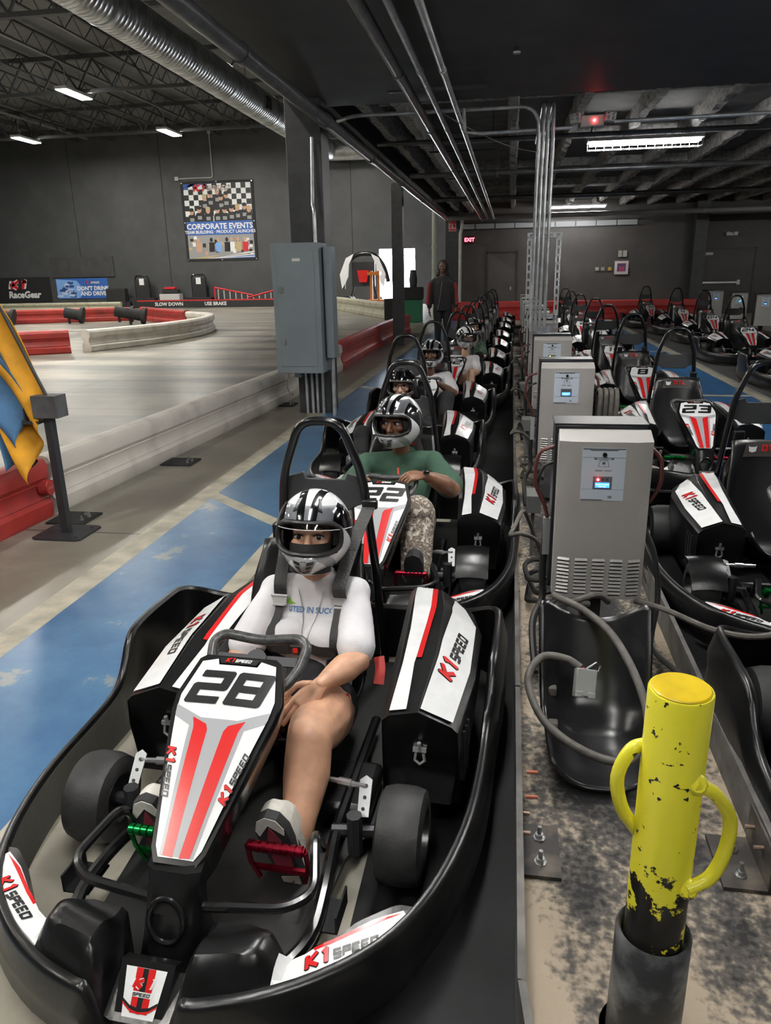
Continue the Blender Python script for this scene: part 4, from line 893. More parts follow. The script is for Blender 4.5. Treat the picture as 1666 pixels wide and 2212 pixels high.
# barrel rollers on the track side of the inner barriers
for i, (x, y) in enumerate(((-19.0,26.5),(-16.6,27.3),(-14.9,28.0),(-13.6,26.4))):
    t = tag(empty('barrier_roller', (x,y,.35), .3), ('black roller lying against the barrier, leftmost of four on the track','second black roller from the left on the track','third black roller from the left on the track','black coil roller at the right end of the inner track barrier')[i], 'roller', 'rollers on the track')
    MB().lathe([(.14,-.35),(.2,-.33),(.2,.2),(.3,.24),(.32,.36),(.2,.37)],16,frame((0,0,0),(0,1,0),(.2,0,1))).obj('drum', BLACK_MAT, t)
    MB().cyl((.25,0,-.35),(.25,0,.0),.05,8).cyl((-.2,0,-.35),(-.2,0,.0),.05,8).obj('foot', BLACK_MAT, t)
# flag stand
fst = tag(empty('flag_stand', (-2.86,4.26,0)), 'black steel flag stand post with bracket box on a base plate', 'flag stand')
FSM = M('flagstand_black', (.022,.024,.028), .45, var=.2)
MB().prism([(-.17,-.13),(-.14,-.15),(.14,-.15),(.17,-.13),(.17,.13),(.14,.15),(-.14,.15),(-.17,.13)], 0, .012).obj('base_plate', FSM, fst)
for a, b in ((-.12,-.1),(.12,-.1),(.12,.1),(-.12,.1)): MB().lathe([(.012,0),(.012,.002)],8).obj('bolt_hole', BLACK_MAT, fst, loc=(a,b,.012))
MB().box((-.026,-.026,.01),(.026,.026,.86)).obj('post', FSM, fst, bevel=.003)
MB().box((-.07,-.06,.78),(.10,.06,.92)).obj('bracket_box', M('flag_box_grey', (.08,.08,.085), .5, var=.3), fst, bevel=.003)
MB().box((-.16,-.05,.74),(-.05,.05,.76)).box((-.14,-.05,.76),(-.13,.05,.84)).obj('shelf', FSM, fst)
def flag(name, lab, top, bot, col, width, drop, seed, z0=None):
    f = tag(empty(name, (-2.86,4.27,0)), lab, 'flag', 'flags in the stand'); a, b = Vector(top), Vector(bot)
    MB().cyl(b, a, .011, 8).obj('pole', FSM, f)
    random.seed(seed); ph = random.random()*6
    def fn(u, v):
        p = a+(b-a)*(v*.86)
        hang = width*u; fold = .075*math.sin(u*10+ph+v*2.5)*(.25+u); 
        return p+Vector((-hang*.30+.02*math.sin(v*5+ph), fold-.05*u, -drop*u*(1-.15*v)-.02*math.sin(u*7+ph)))
    o = MB().grid(fn, 40, 16).obj('cloth', M(name+'_cloth', col, .8, var=.25, vscale=5, bump=.1, bscale=20), f, 60)
    s = o.modifiers.new('t','SOLIDIFY'); s.thickness = .003
flag('orange_flag', 'orange flag hanging from the stand, yellow towards its lower edge', (-.30,.03,1.60), (.05,-.01,.80), (.62,.29,.015), .42, .66, 2)
flag('blue_flag', 'blue flag hanging at the left edge in front of the orange one', (-.36,-.04,1.45), (-.08,-.04,.76), (.05,.13,.25), .55, .50, 5)
flag('black_flag', 'small black flag showing under the blue flag', (-.30,.06,1.16), (-.10,.05,.76), (.02,.03,.025), .35, .46, 9)
# things by the bright doorway
dk = tag(empty('display_kart', (-7.6,39.8,0)), 'kart standing on end on a repair stand beside the bright doorway', 'kart')
MB().tube(fillet([(-1.1,0,.9),(-1.0,0,2.0),(-.4,0,2.6),(.6,0,2.6),(1.1,0,2.0),(1.3,0,1.2)],.5,6), .11, 10).obj('bumper', BLACK_PL, dk)
for s in (-1,1): MB().prism([(s*.75,1.5),(s*1.1,.9),(s*1.2,1.6),(s*.85,2.4),(s*.45,2.6),(s*.7,2.1)], .17, .3, frame((0,0,0),(1,0,0),(0,0,1))).obj('side_pod', WHITE_D, dk)
MB().box((-.6,-.1,1.0),(.6,.1,2.2)).obj('chassis', BLACK_MAT, dk); MB().prism([(-.2,1.2),(.2,1.2),(.3,1.8),(-.3,1.8)], .15, .2, frame((0,0,0),(1,0,0),(0,0,1))).obj('fairing', RED_D, dk)
for s in (-1,1): MB().cyl((s*.8,0,0),(s*.5,0,1.1),.06,8).cyl((s*.8,.5,.3),(s*.8,-.5,.3),.25,14).obj('stand_leg', BLACK_MAT, dk)
os_ = tag(empty('orange_stand', (-6.2,37.3,0)), 'orange kart lift frame standing in front of the bright doorway', 'stand')
OR = M('orange_paint', (.65,.20,.03), .45)
for x in (-.55,-.2,.55,.9): MB().box((x-.06,-.05,0),(x+.06,.05,1.75)).obj('post', OR, os_)
MB().box((-.7,-.3,.3),(1.05,.3,.42)).obj('beam', OR, os_); MB().box((-.7,-.3,1.55),(-.1,.3,1.7)).obj('beam', OR, os_)
bu = tag(MB().lathe([(.12,1.75),(.16,2.05),(.16,2.1),(.0,2.1)],14).obj('blue_bucket', M('bucket_blue', (.03,.16,.4), .5), loc=(-5.5,37.3,-.0)), 'small blue bucket on top of the orange frame', 'bucket')
tag(MB().box((-.35,-.25,0),(.35,.25,.6)).box((-.15,-.25,.6),(.25,.2,1.2)).obj('yellow_cart', M('cart_yellow', (.62,.42,.03), .5), loc=(-9.6,39.6,.0), bevel=.02), 'yellow jack cart on the track side of the doorway', 'cart')
gs = tag(empty('tool_cart', (-3.3,26.2,0)), 'dark tool cart with a green base near the bright doorway', 'cart')
MB().box((-.3,-.25,.0),(.3,.25,.75)).obj('base', M('cart_green', (.02,.16,.08), .5), gs, bevel=.02); MB().box((-.33,-.28,.75),(.33,.28,1.15)).obj('tray', BLACK_MAT, gs, bevel=.03); MB().lathe([(.12,1.15),(.14,1.4),(.1,1.7),(.0,1.72)],12).obj('canister', DARK_METAL, gs)
# ================================================================== CHARGING ISLAND, CHARGERS, BOLLARD
IX, IW = .40, .33          # centre line and half width
DUST = M('dusty_island_floor', (.33,.27,.20), .85, bump=.25, bscale=60)
def _dust():
    nt = DUST.node_tree; L = nt.links; b = nt.nodes['Principled BSDF']; N = lambda t: nt.nodes.new('ShaderNode'+t)
    tc = N('TexCoord'); mp = N('Mapping'); mp.inputs['Scale'].default_value = (1.6,1.0,1); L.new(tc.outputs['Object'], mp.inputs[0])
    n = N('TexNoise'); n.inputs['Scale'].default_value = 2.3; n.inputs['Detail'].default_value = 9; n.inputs['Roughness'].default_value = .62; L.new(mp.outputs[0], n.inputs['Vector'])
    sp = N('SeparateXYZ'); L.new(tc.outputs['Object'], sp.inputs[0])
    # worn black middle, dust gathered at the rim and the front end
    a = N('Math'); a.operation = 'SUBTRACT'; a.inputs[1].default_value = IX; L.new(sp.outputs[0], a.inputs[0]); ab = N('Math'); ab.operation = 'ABSOLUTE'; L.new(a.outputs[0], ab.inputs[0])
    e1 = N('MapRange'); e1.inputs['From Min'].default_value = .14; e1.inputs['From Max'].default_value = .34; e1.inputs['To Max'].default_value = .22; L.new(ab.outputs[0], e1.inputs[0])
    e2 = N('MapRange'); e2.inputs['From Min'].default_value = 2.0; e2.inputs['From Max'].default_value = 1.1; e2.inputs['To Min'].default_value = -.10; e2.inputs['To Max'].default_value = .14; L.new(sp.outputs[1], e2.inputs[0])
    s = N('Math'); L.new(n.outputs[0], s.inputs[0]); L.new(e1.outputs[0], s.inputs[1]); s2 = N('Math'); L.new(s.outputs[0], s2.inputs[0]); L.new(e2.outputs[0], s2.inputs[1])
    n2 = N('TexNoise'); n2.inputs['Scale'].default_value = 45; n2.inputs['Detail'].default_value = 5; L.new(tc.outputs['Object'], n2.inputs['Vector'])
    s3 = N('Math'); s3.operation = 'MULTIPLY_ADD'; s3.inputs[1].default_value = .45; L.new(n2.outputs[0], s3.inputs[0]); L.new(s2.outputs[0], s3.inputs[2])
    r = N('ValToRGB'); L.new(s3.outputs[0], r.inputs[0]); e = r.color_ramp.elements; e[0].position = .62; e[0].color = (.022,.021,.022,1); e[1].position = .86; e[1].color = (.40,.33,.25,1); x = e.new(.74); x.color = (.10,.09,.08,1)
    L.new(r.outputs[0], b.inputs['Base Color'])
_dust()
def stadium(hw, y0, y1, n=10):
    p = [(IX+hw*math.cos(PI+PI*k/n), y0+hw*1.15+hw*1.15*math.sin(PI+PI*k/n)) for k in range(n+1)]
    return p+[(IX+hw,y1),(IX-hw,y1)]
isl = struct(MB().prism(stadium(IW,.86,24), .0, .02).obj('floor_island', DUST))
CURB = M('curb_scuffed_steel', (.11,.105,.10), .6, var=.4, vscale=9, bump=.3, bscale=30)
o_, i_ = stadium(IW+.012,.85,24), stadium(IW-.006,.866,24)
def curb(name, idx, m):
    mb = MB(); rings = [[(o_[k][0],o_[k][1],.0),(o_[k][0],o_[k][1],.155),(i_[k][0],i_[k][1],.155),(i_[k][0],i_[k][1],.02)] for k in idx]
    return mb.loft(rings).obj(name, m, isl, 30)
curb('curb_nose', list(range(11)), CURB)
L0, L1 = (o_[-1],i_[-1]); 
for s in (-1,1):
    ys = [1.24,2.45,4.6,6.8,9.0,11.2,13.4,15.6,17.8,20.0,22.2,24.0]
    for y0, y1 in zip(ys, ys[1:]):
        a = IX+s*(IW+.012); b = IX+s*(IW-.006); MB().box((min(a,b),y0,0),(max(a,b),y1-.012,.155)).obj('curb_plate', CURB, isl)
for x, y, s in ((.128,1.77,1),(.66,1.80,-1)):
    bp_ = MB().box((-.055,-.10,0),(.055,.10,.012)).box((-.062 if s > 0 else .055,-.10,0),(-.055 if s > 0 else .062,.10,.13)).obj('anchor_plate', M('plate_brownblack', (.035,.030,.028), .6, col2=(.2,.17,.13), vscale=9, lo=.5, hi=.8), isl, loc=(x,y,.02))
    for q in (-.05,.045): MB().lathe([(.018,0),(.018,.004),(.012,.004),(.012,.016),(.007,.016),(.006,.04),(.0,.04)],8).obj('anchor_bolt', STEEL, bp_, loc=(0,q,.012))
    for q in (-.03,.05): MB().cyl((-.06*s,q,.09),(-.03*s,q,.09),.006,8).obj('side_bolt', M('bolt_rusty', (.35,.25,.2), .5, .7), bp_)
for x, y in ((.16,2.05),(.155,1.93)): MB().cyl((x-.065,y,.08),(x-.03,y,.082),.006,8).obj('side_bolt', M('bolt_red', (.4,.12,.08), .5, .4), isl)
# yellow bollard in its sleeve
YEL = M('yellow_paint_chipped', (.78,.70,.02), .28, coat=.2)
def _chip():
    nt = YEL.node_tree; L = nt.links; b = nt.nodes['Principled BSDF']; N = lambda t: nt.nodes.new('ShaderNode'+t)
    tc = N('TexCoord'); n = N('TexNoise'); n.inputs['Scale'].default_value = 14; n.inputs['Detail'].default_value = 7; n.inputs['Roughness'].default_value = .65; L.new(tc.outputs['Object'], n.inputs['Vector'])
    sp = N('SeparateXYZ'); L.new(tc.outputs['Object'], sp.inputs[0])
    z1 = N('MapRange'); z1.inputs['From Min'].default_value = .52; z1.inputs['From Max'].default_value = .30; z1.inputs['To Max'].default_value = .24; z1.clamp = True; L.new(sp.outputs[2], z1.inputs[0])
    z2 = N('MapRange'); z2.inputs['From Min'].default_value = .83; z2.inputs['From Max'].default_value = .865; z2.inputs['To Max'].default_value = .05; L.new(sp.outputs[2], z2.inputs[0])
    s = N('Math'); L.new(n.outputs[0], s.inputs[0]); L.new(z1.outputs[0], s.inputs[1]); s2 = N('Math'); L.new(s.outputs[0], s2.inputs[0]); L.new(z2.outputs[0], s2.inputs[1])
    r = N('ValToRGB'); L.new(s2.outputs[0], r.inputs[0]); e = r.color_ramp.elements; e[0].position = .645; e[0].color = (0,0,0,1); e[1].position = .662; e[1].color = (1,1,1,1)
    v = N('TexNoise'); v.inputs['Scale'].default_value = 5; v.inputs['Detail'].default_value = 4; L.new(tc.outputs['Object'], v.inputs['Vector']); r2 = N('ValToRGB'); L.new(v.outputs[0], r2.inputs[0]); r2.color_ramp.elements[0].color = (.80,.72,.03,1); r2.color_ramp.elements[1].color = (.88,.83,.06,1)
    m = N('MixRGB'); n3 = N('TexNoise'); n3.inputs['Scale'].default_value = 38; n3.inputs['Detail'].default_value = 4; L.new(tc.outputs['Object'], n3.inputs['Vector']); n4 = N('TexNoise'); n4.inputs['Scale'].default_value = 7; L.new(tc.outputs['Object'], n4.inputs['Vector']); q = N('Math'); q.operation = 'MULTIPLY_ADD'; q.inputs[1].default_value = .5; L.new(n4.outputs[0], q.inputs[0]); L.new(n3.outputs[0], q.inputs[2]); r3 = N('ValToRGB'); L.new(q.outputs[0], r3.inputs[0]); r3.color_ramp.elements[0].position = .93; r3.color_ramp.elements[1].position = .945; mm = N('Math'); mm.operation = 'MAXIMUM'; L.new(r.outputs[0], mm.inputs[0]); L.new(r3.outputs[0], mm.inputs[1]); L.new(mm.outputs[0], m.inputs[0]); L.new(r2.outputs[0], m.inputs[1]); m.inputs[2].default_value = (.014,.013,.012,1); L.new(m.outputs[0], b.inputs['Base Color'])
_chip()
bo = tag(empty('bollard', (.328,1.265,.02)), 'chipped yellow removable bollard with two side handles at the island end', 'bollard')
MB().lathe([(.058,.06),(.058,.846),(.0565,.849),(.0,.849)], 36).obj('post', YEL, bo)
MB().lathe([(.0,.849),(.051,.849),(.0535,.851),(.051,.8535),(.0,.8545)], 36).obj('cap', M('yellow_cap', (.66,.47,.012), .3, var=.15, vscale=12, coat=.2), bo)
MB().tube(smooth_path([(.03,-.045,.68),(.07,-.035,.655),(.108,-.02,.59),(.108,-.02,.52),(.085,-.03,.462),(.04,-.045,.44)],5), .0135, 10).obj('handle', YEL, bo)
MB().tube(smooth_path([(-.04,.02,.715),(-.075,.01,.705),(-.098,.0,.65),(-.085,.0,.58),(-.05,.01,.52)],5), .0135, 10).obj('handle', YEL, bo)
for p in ((.035,-.045,.68),(.042,-.045,.44)): MB().lathe([(.021,-.006),(.019,.004),(.014,.008)], 10, Matrix.Translation(p) @ Matrix.Rotation(1.1,4,'X')).obj('weld', YEL, bo)
SLV = M('scuffed_sleeve', (.05,.053,.058), .36, .4, col2=(.34,.35,.36), vscale=11, lo=.45, hi=.75)
tag(MB().lathe([(.062,.0),(.0645,.285),(.070,.293),(.075,.285),(.076,0),(.090,0)], 32, cap=False).obj('bollard_sleeve', SLV, loc=(.328,1.265,.02)), 'scuffed dark steel sleeve holding the yellow bollard', 'sleeve')
# loose seat lying on the island
def loose_fn(u, v):
    x = (u-.5)*2; ax = abs(x)
    prof = [(2.02,.05),(2.10,.035),(2.22,.04),(2.32,.06),(2.40,.12),(2.46,.22),(2.51,.33),(2.54,.40)]
    f = v*(len(prof)-1); i = min(int(f), len(prof)-2); t = f-i; y = prof[i][0]+(prof[i+1][0]-prof[i][0])*t; z = prof[i][1]+(prof[i+1][1]-prof[i][1])*t
    w_ = .165+.035*v; ear = .10*sstep(.6,1,v)*(ax**2.2)*(1-.35*sstep(.85,1,ax))
    return Vector((.328+w_*x, y-.085*sstep(.2,.6,v)*ax**3*(1-.6*sstep(.7,1,v)), z+.10*(1-sstep(.3,.75,v))*ax**3+ear+.0))
ls = MB().grid(loose_fn, 24, 28).obj('kart_seat_shell', M('seat_moulded_black', (.013,.013,.014), .27, bump=.02, bscale=20), smooth=60)
md = ls.modifiers.new('thick','SOLIDIFY'); md.thickness = .012; md.offset = -1
tag(ls, 'loose black moulded kart seat resting on the dusty island floor', 'seat')
MB().box((-.022,0,-.018),(.022,.002,.018)).obj('seat_mark', M('seat_mark', (.05,.05,.052), .3), ls, loc=(.395,2.405,.132))
for z, y in ((.10,2.25),(.155,2.38)): MB().cbox((.185,y,z+.03),(.03,.03,.03)).obj('tape_patch', M('old_tape', (.10,.09,.08), .8), ls, bevel=.004)
# heavy cable looped over the seat with its grey connector
CAB = M('cable_rubber_grey', (.085,.078,.07), .6, var=.3, vscale=25, bump=.2, bscale=60); CABK = M('cable_black', (.016,.016,.016), .55, var=.3)
c1 = tag(MB().tube(smooth_path([(.20,2.72,.40),(.22,2.60,.44),(.30,2.52,.43),(.38,2.40,.40),(.44,2.24,.33),(.46,2.10,.25),(.40,2.00,.19),(.28,2.03,.18),(.15,2.12,.22),(.095,2.25,.29),(.14,2.33,.34),(.22,2.33,.34),(.27,2.30,.325)],7), .0135, 10).obj('charging_cable', CAB), 'thick grey charging cable looped over the loose seat', 'cable')
co = MB().box((-.034,-.02,-.045),(.034,.02,.045)).box((-.034,-.024,-.05),(-.008,.02,-.03)).box((.008,-.024,-.05),(.034,.02,-.03)).obj('connector', M('connector_grey', (.30,.31,.30), .5), c1, loc=(.282,2.275,.285), bevel=.003); co.rotation_euler = (-.5,.15,.1)
MB().tube([(0,-.005,.045),(.03,-.01,.07),(.045,-.01,.06),(.034,-.01,.02)], .004, 6).obj('connector_clip', STEEL, co)
MB().tube([(.275,2.30,.325),(.28,2.285,.31)], .007, 6).obj('red_lead', M('red_wire', (.4,.03,.03), .5), c1)
tag(MB().tube(smooth_path([(.42,2.84,.33),(.36,2.72,.41),(.28,2.66,.41),(.25,2.74,.36),(.34,2.79,.34)],6), .012, 8).obj('charging_cable', CAB), 'short grey cable loop lying behind the loose seat', 'cable')
tag(MB().tube(smooth_path([(.53,2.86,.33),(.60,2.66,.39),(.75,2.55,.37),(.90,2.52,.37),(1.05,2.55,.42)],6), .0115, 8).obj('charging_cable', CAB), 'grey cable running from the first charger to the nearest empty kart', 'cable')
# ---- chargers
CGREY = M('charger_grey_enamel', (.47,.455,.44), .38, .2, var=.04, vscale=4, bump=.02, bscale=200); LBL = M('charger_label', (.62,.70,.80), .4); LGR = M('label_grey', (.12,.13,.14), .5); LCD = M('lcd_blue', (.03,.16,.75), emit=1.3); LCDT = M('lcd_text', (.5,.8,1.0), emit=1.6)
def build_charger():
    c = empty('battery_charger')
    W = .175
    # folded front cover: flat middle, chamfered sides, sloped top
    prof = [(-W,.10),(-W,.015),(-W+.055,.0),(W-.055,.0),(W,.015),(W,.10)]
    MB().loft([[(x,y,.31) for x, y in prof]]+[[(x,y,.955) for x, y in prof]]+[[(x*.985,y if y > .05 else .085,.985 if y <= .05 else .985) for x, y in prof]], True, True).obj('front_cover', CGREY, c, 20)
    MB().box((-W-.012,.10,.31),(W-.012,.26,1.0)).obj('rear_box', M('charger_black', (.02,.022,.028), .35, .3), c, bevel=.004)
    MB().box((-W-.016,.10,1.0),(W-.008,.27,1.006)).obj('lid', M('charger_black', (.02,.022,.028), .35, .3), c)
    MB().box((-.04,.14,.02),(.04,.22,.32)).box((-.13,.10,.02),(.13,.26,.03)).obj('pedestal', BLACK_MAT, c)
    lm = MB().add([(-.0265,0,-.0065),(.0265,0,-.0065),(.024,-.008,-.002),(-.024,-.008,-.002),(-.023,0,.0065),(.023,0,.0065)],[(0,1,2,3),(3,2,5,4),(0,3,4),(1,5,2)]).mesh('louver', CGREY, 0)
    sl = MB().box((-.023,-.0006,-.0012),(.023,.002,.0012)).mesh('louver_slot', BLACK_MAT, 0)
    for i in range(5):
        for j in range(10):
            x = -.136+i*.068; y = .0 if 0 < i < 4 else .0045
            l_ = mobj('louver', lm, c, (x, y, .335+j*.0155)); l_.rotation_euler = (0,0,0 if 0 < i < 4 else (.25 if i == 4 else -.25))
            mobj('louver_slot', sl, l_, (0,-.0025,-.0078))
    lab = MB().box((-.088,-.002,.725),(.074,.0,.933)).obj('label', LBL, c)
    fn0 = flat((-.007,-.0025,.725),(1,0,0),(0,0,1)); fn = lambda a, b, l=0.0: fn0(a*1.08, b*.8, l); mb = MB()
    put(mb, [[(-.073,.252),(-.05,.252),(-.044,.246),(.044,.246),(.05,.252),(.073,.252),(.073,.258),(-.073,.258)]]+rect(-.073,.212,.075,.214)+rect(-.073,.055,.073,.0565)+[[(-.073,.005),(.0,.005),(.008,.0),(-.073,.0)]]+rect(-.033,.203,.035,.214)+rect(-.033,.055,.033,.12)+rect(.022,.012,.036,.024)+rect(-.028,.15,-.0,.152)+rect(-.028,.146,-.004,.148)+rect(.005,.15,.03,.152)+rect(.005,.146,.028,.148), lambda a, b: fn(a,b,.0005), 0)
    put(mb, rect(-.024,.206,.026,.2105), lambda a, b: fn(a,b,.001), 1)
    put(mb, [[(-.013,.200),(.014,.200),(.02,.168),(-.019,.168)]], lambda a, b: fn(a,b,.0006), 0); put(mb, [[(-.0115,.198),(.0125,.198),(.018,.17),(-.017,.17)]], lambda a, b: fn(a,b,.0009), 1); put(mb, rect(-.005,.18,.006,.192), lambda a, b: fn(a,b,.0012), 0)
    put(mb, [[(p[0]+.030,p[1]+.0145) for p in pl] for pl in font_polys('SPE', .011, 0, .2)], lambda a, b: fn(a,b,.0012), 1)
    put(mb, [[(p[0],p[1]+.2535) for p in pl] for pl in font_polys('HIGH FREQUENCY SMART BATTERY CHARGER', .0042)], lambda a, b: fn(a,b,.0012), 1)
    mb.obj('label_print', [LGR, LBL], lab, smooth=0, fix=False)
    ds = MB().box((-.034,-.0045,.777),(.020,-.002,.797)).obj('display', LCD, c); mb = MB(); f2 = flat((-.007,-.0048,.7755),(1,0,0),(0,0,.85))
    put(mb, [[(p[0],p[1]+.0145) for p in pl] for pl in font_polys('CARICA IN CORSO', .0058)]+[[(p[0],p[1]+.005) for p in pl] for pl in font_polys('IT050  40Ah', .0058)], lambda a, b: f2(a,b,.0003), 0); mb.obj('display_text', [LCDT], ds, smooth=0, fix=False)
    MB().cyl((-.005,.0,.908),(-.005,-.012,.908),.0085,12).obj('knob', BLACK_GL, c)
    for q in (-.024,-.007,.01): MB().cyl((q,-.002,.809),(q,-.005,.809),.0035,8).obj('button', BLACK_MAT, c)
    return c
CH = build_charger(); CH_USED = False
ords = ['first','second','third','fourth','fifth','sixth','seventh','eighth','ninth']
LEDC = {'red': M('led_red', (1,.05,.06), emit=14), 'amber': M('led_amber', (1,.6,.05), emit=6), 'green': M('led_green', (.1,1,.15), emit=6)}
def charger(x, y, label, group, led=None, parts=True, k=1.0):
    global CH_USED
    c = CH if not CH_USED else copy_tree(CH, None, ('led',)+(() if parts else ('louver','button','knob')))
    CH_USED = True; c.location = (x,y,.02); c.scale = (k,1,1)
    if led: MB().sphere((-.024 if led != 'green' else .01,-.006,.809), .0045, 8, 6).obj('led', LEDC[led], c)
    tag(c, label, 'charger', group); return c
GC = 'battery chargers along the island'
charger(.375, 2.87, 'nearest grey battery charger with a red light behind the loose seat', GC, 'red')
charger(.39, 5.15, 'second grey battery charger with a cable bundle on its right', GC, None)
charger(.40, 7.30, 'third grey battery charger showing an amber light', GC, 'amber')
charger(.41, 9.75, 'fourth grey battery charger in front of the vertical conduits, green light', GC, 'green')
for i, y in enumerate((12.2,14.5,16.8,19.2,21.5)): charger(.42, y, '%s grey battery charger from the front, small behind the strut frame' % ords[4+i], GC, None, False)
GC2 = 'battery chargers on the far right island'
for i, (x, y) in enumerate(((5.42,21.9),(5.45,19.8),(5.58,18.3))): charger(x, y, ('far right charger, leftmost of the three by the push bar door','far right charger, middle of the three by the push bar door','far right charger, rightmost of the three by the push bar door')[i], GC2, 'green' if i == 1 else None, False)
# cables at the chargers
def cable(pts, r, m, lab, group=None): return tag(MB().tube(smooth_path(pts,6), r, 8).obj('charging_cable', m), lab, 'cable', group)
for n, y in enumerate((2.87,5.15,7.30,9.75)):
    e = ('nearest charger','second charger','third charger','fourth charger')[n]; G = 'cables hanging from the chargers'
    RW = M('cable_maroon', (.11,.03,.028), .5)
    cable([(.19,y+.12,.93),(.13,y+.11,.90),(.12,y+.12,.78),(.16,y+.14,.68),(.18,y+.15,.60)], .008, RW, 'dark red cable curving off the left side of the %s' % e, G)
    cable([(.19,y+.14,.86),(.15,y+.13,.84),(.13,y+.14,.76),(.165,y+.16,.68)], .007, CABK, 'thin black cable beside the red one on the %s' % e, G)
    cable([(.175,y+.15,.60),(.165,y+.15,.40),(.17,y+.14,.26),(.13,y+.05,.18),(.14,y-.15,.06)], .015, CABK, 'thick black sleeved cable dropping left of the %s' % e, G)
    MB().box((.160,y+.135,.46),(.188,y+.165,.62)).obj('corrugated_sleeve', M('sleeve_grey', (.32,.33,.34), .5), bpy.data.objects[[o.name for o in bpy.data.objects if o.get('label') == 'thick black sleeved cable dropping left of the %s' % e][0]])
    cable([(.56,y+.12,.93),(.60,y+.12,.88),(.605,y+.12,.78),(.575,y+.14,.70)], .009, RW, 'dark red cable curving off the right side of the %s' % e, G)
    cable([(.56,y+.10,.60),(.60,y+.06,.50),(.62,y+.02,.33),(.60,y-.06,.16),(.66,y-.3,.17)], .011, CABK, 'black cable dropping along the right side of the %s' % e, G)
    # coil heap on the floor behind each charger, left side
    pts = []
    for q in range(30):
        a = q*.62; pts.append((.20+.085*math.cos(a)+.01*math.sin(q*1.7), y+.62+.17*math.sin(a)+.03*math.sin(q*.9), .045+.006*q+.012*math.sin(q*2.1)))
    cable(pts, .0125, CAB if n % 2 else CABK, 'coiled cable heap on the island floor behind the %s' % e, 'cable coils on the island')
    cable([(.20,y+.75,.2),(.12,y+.70,.42),(.085,y+.60,.50),(.05,y+.50,.46),(.03,y+.42,.44),(.08,y+.36,.47),(.16,y+.42,.40),(.19,y+.45,.22)], .010, CAB, 'grey cable loop sticking out over the curb by the %s' % e, 'cable loops over the curb')
    jb = tag(MB().box((.12,y+1.20,.30),(.20,y+1.38,.40)).box((.15,y+1.26,.02),(.17,y+1.30,.30)).obj('junction_box', M('junction_grey', (.14,.145,.14), .5), bevel=.003), 'small grey junction box on a post behind the %s' % e, 'junction box')
# thick cable bundle hung at the second and third chargers
for n, y in ((1,5.15),(2,7.30)):
    for q in range(4 if n == 1 else 2):
        x = .60+q*.035; cable([(x,y+.10,.80),(x+.004,y+.04,.83),(x+.008,y-.02,.80),(x+.006,y-.03,.62),(x,y+.0,.46),(x-.006,y+.08,.44),(x-.004,y+.14,.6),(x,y+.12,.78)], .016, CAB, '%s hanging loop of grey cable in the bundle beside the %s charger' % (('leftmost','second from the left','third from the left','rightmost')[q] if n == 1 else ('left','right')[q], ('second','third')[n-1]), 'hung cable bundle')
# ================================================================== PEOPLE
from mathutils.bvhtree import BVHTree
def limb(mb, pts, rad, seg=12, flat=None):
    P = [Vector(p) for p in pts]
    mb.tube(P, rad, seg, flat=flat)
    for p, r in zip(P, rad): mb.sphere(p, r*.985, 12, 8)
def ell(mb, rings):            # rings: (centre, rx, ry, forward-tilt) stacked ellipses
    out = []
    for c, rx, ry in rings: out.append([(c[0]+rx*math.cos(2*PI*k/20), c[1]+ry*math.sin(2*PI*k/20), c[2]+(c[3] if len(c) > 3 else 0)*ry*math.sin(2*PI*k/20)) for k in range(20)])
    mb.loft(out)
def blob(mb, voxel=.008, smooth=6):
    me = mb.mesh('tmp', [BLACK_MAT], 0, False); o = bpy.data.objects.new('tmp', me); COL.objects.link(o)
    r = o.modifiers.new('r','REMESH'); r.mode = 'VOXEL'; r.voxel_size = voxel
    s = o.modifiers.new('s','SMOOTH'); s.iterations = smooth; s.factor = .5
    dg = bpy.context.evaluated_depsgraph_get(); dg.update(); n = bpy.data.meshes.new_from_object(o.evaluated_get(dg))
    bpy.data.objects.remove(o); bpy.data.meshes.remove(me)
    return n
def finish(me, name, mat, parent):
    me.name = name; me.materials.clear(); me.materials.append(mat)
    me.polygons.foreach_set('material_index', [0]*len(me.polygons)); me.polygons.foreach_set('use_smooth', [True]*len(me.polygons))
    return mobj(name, me, parent)
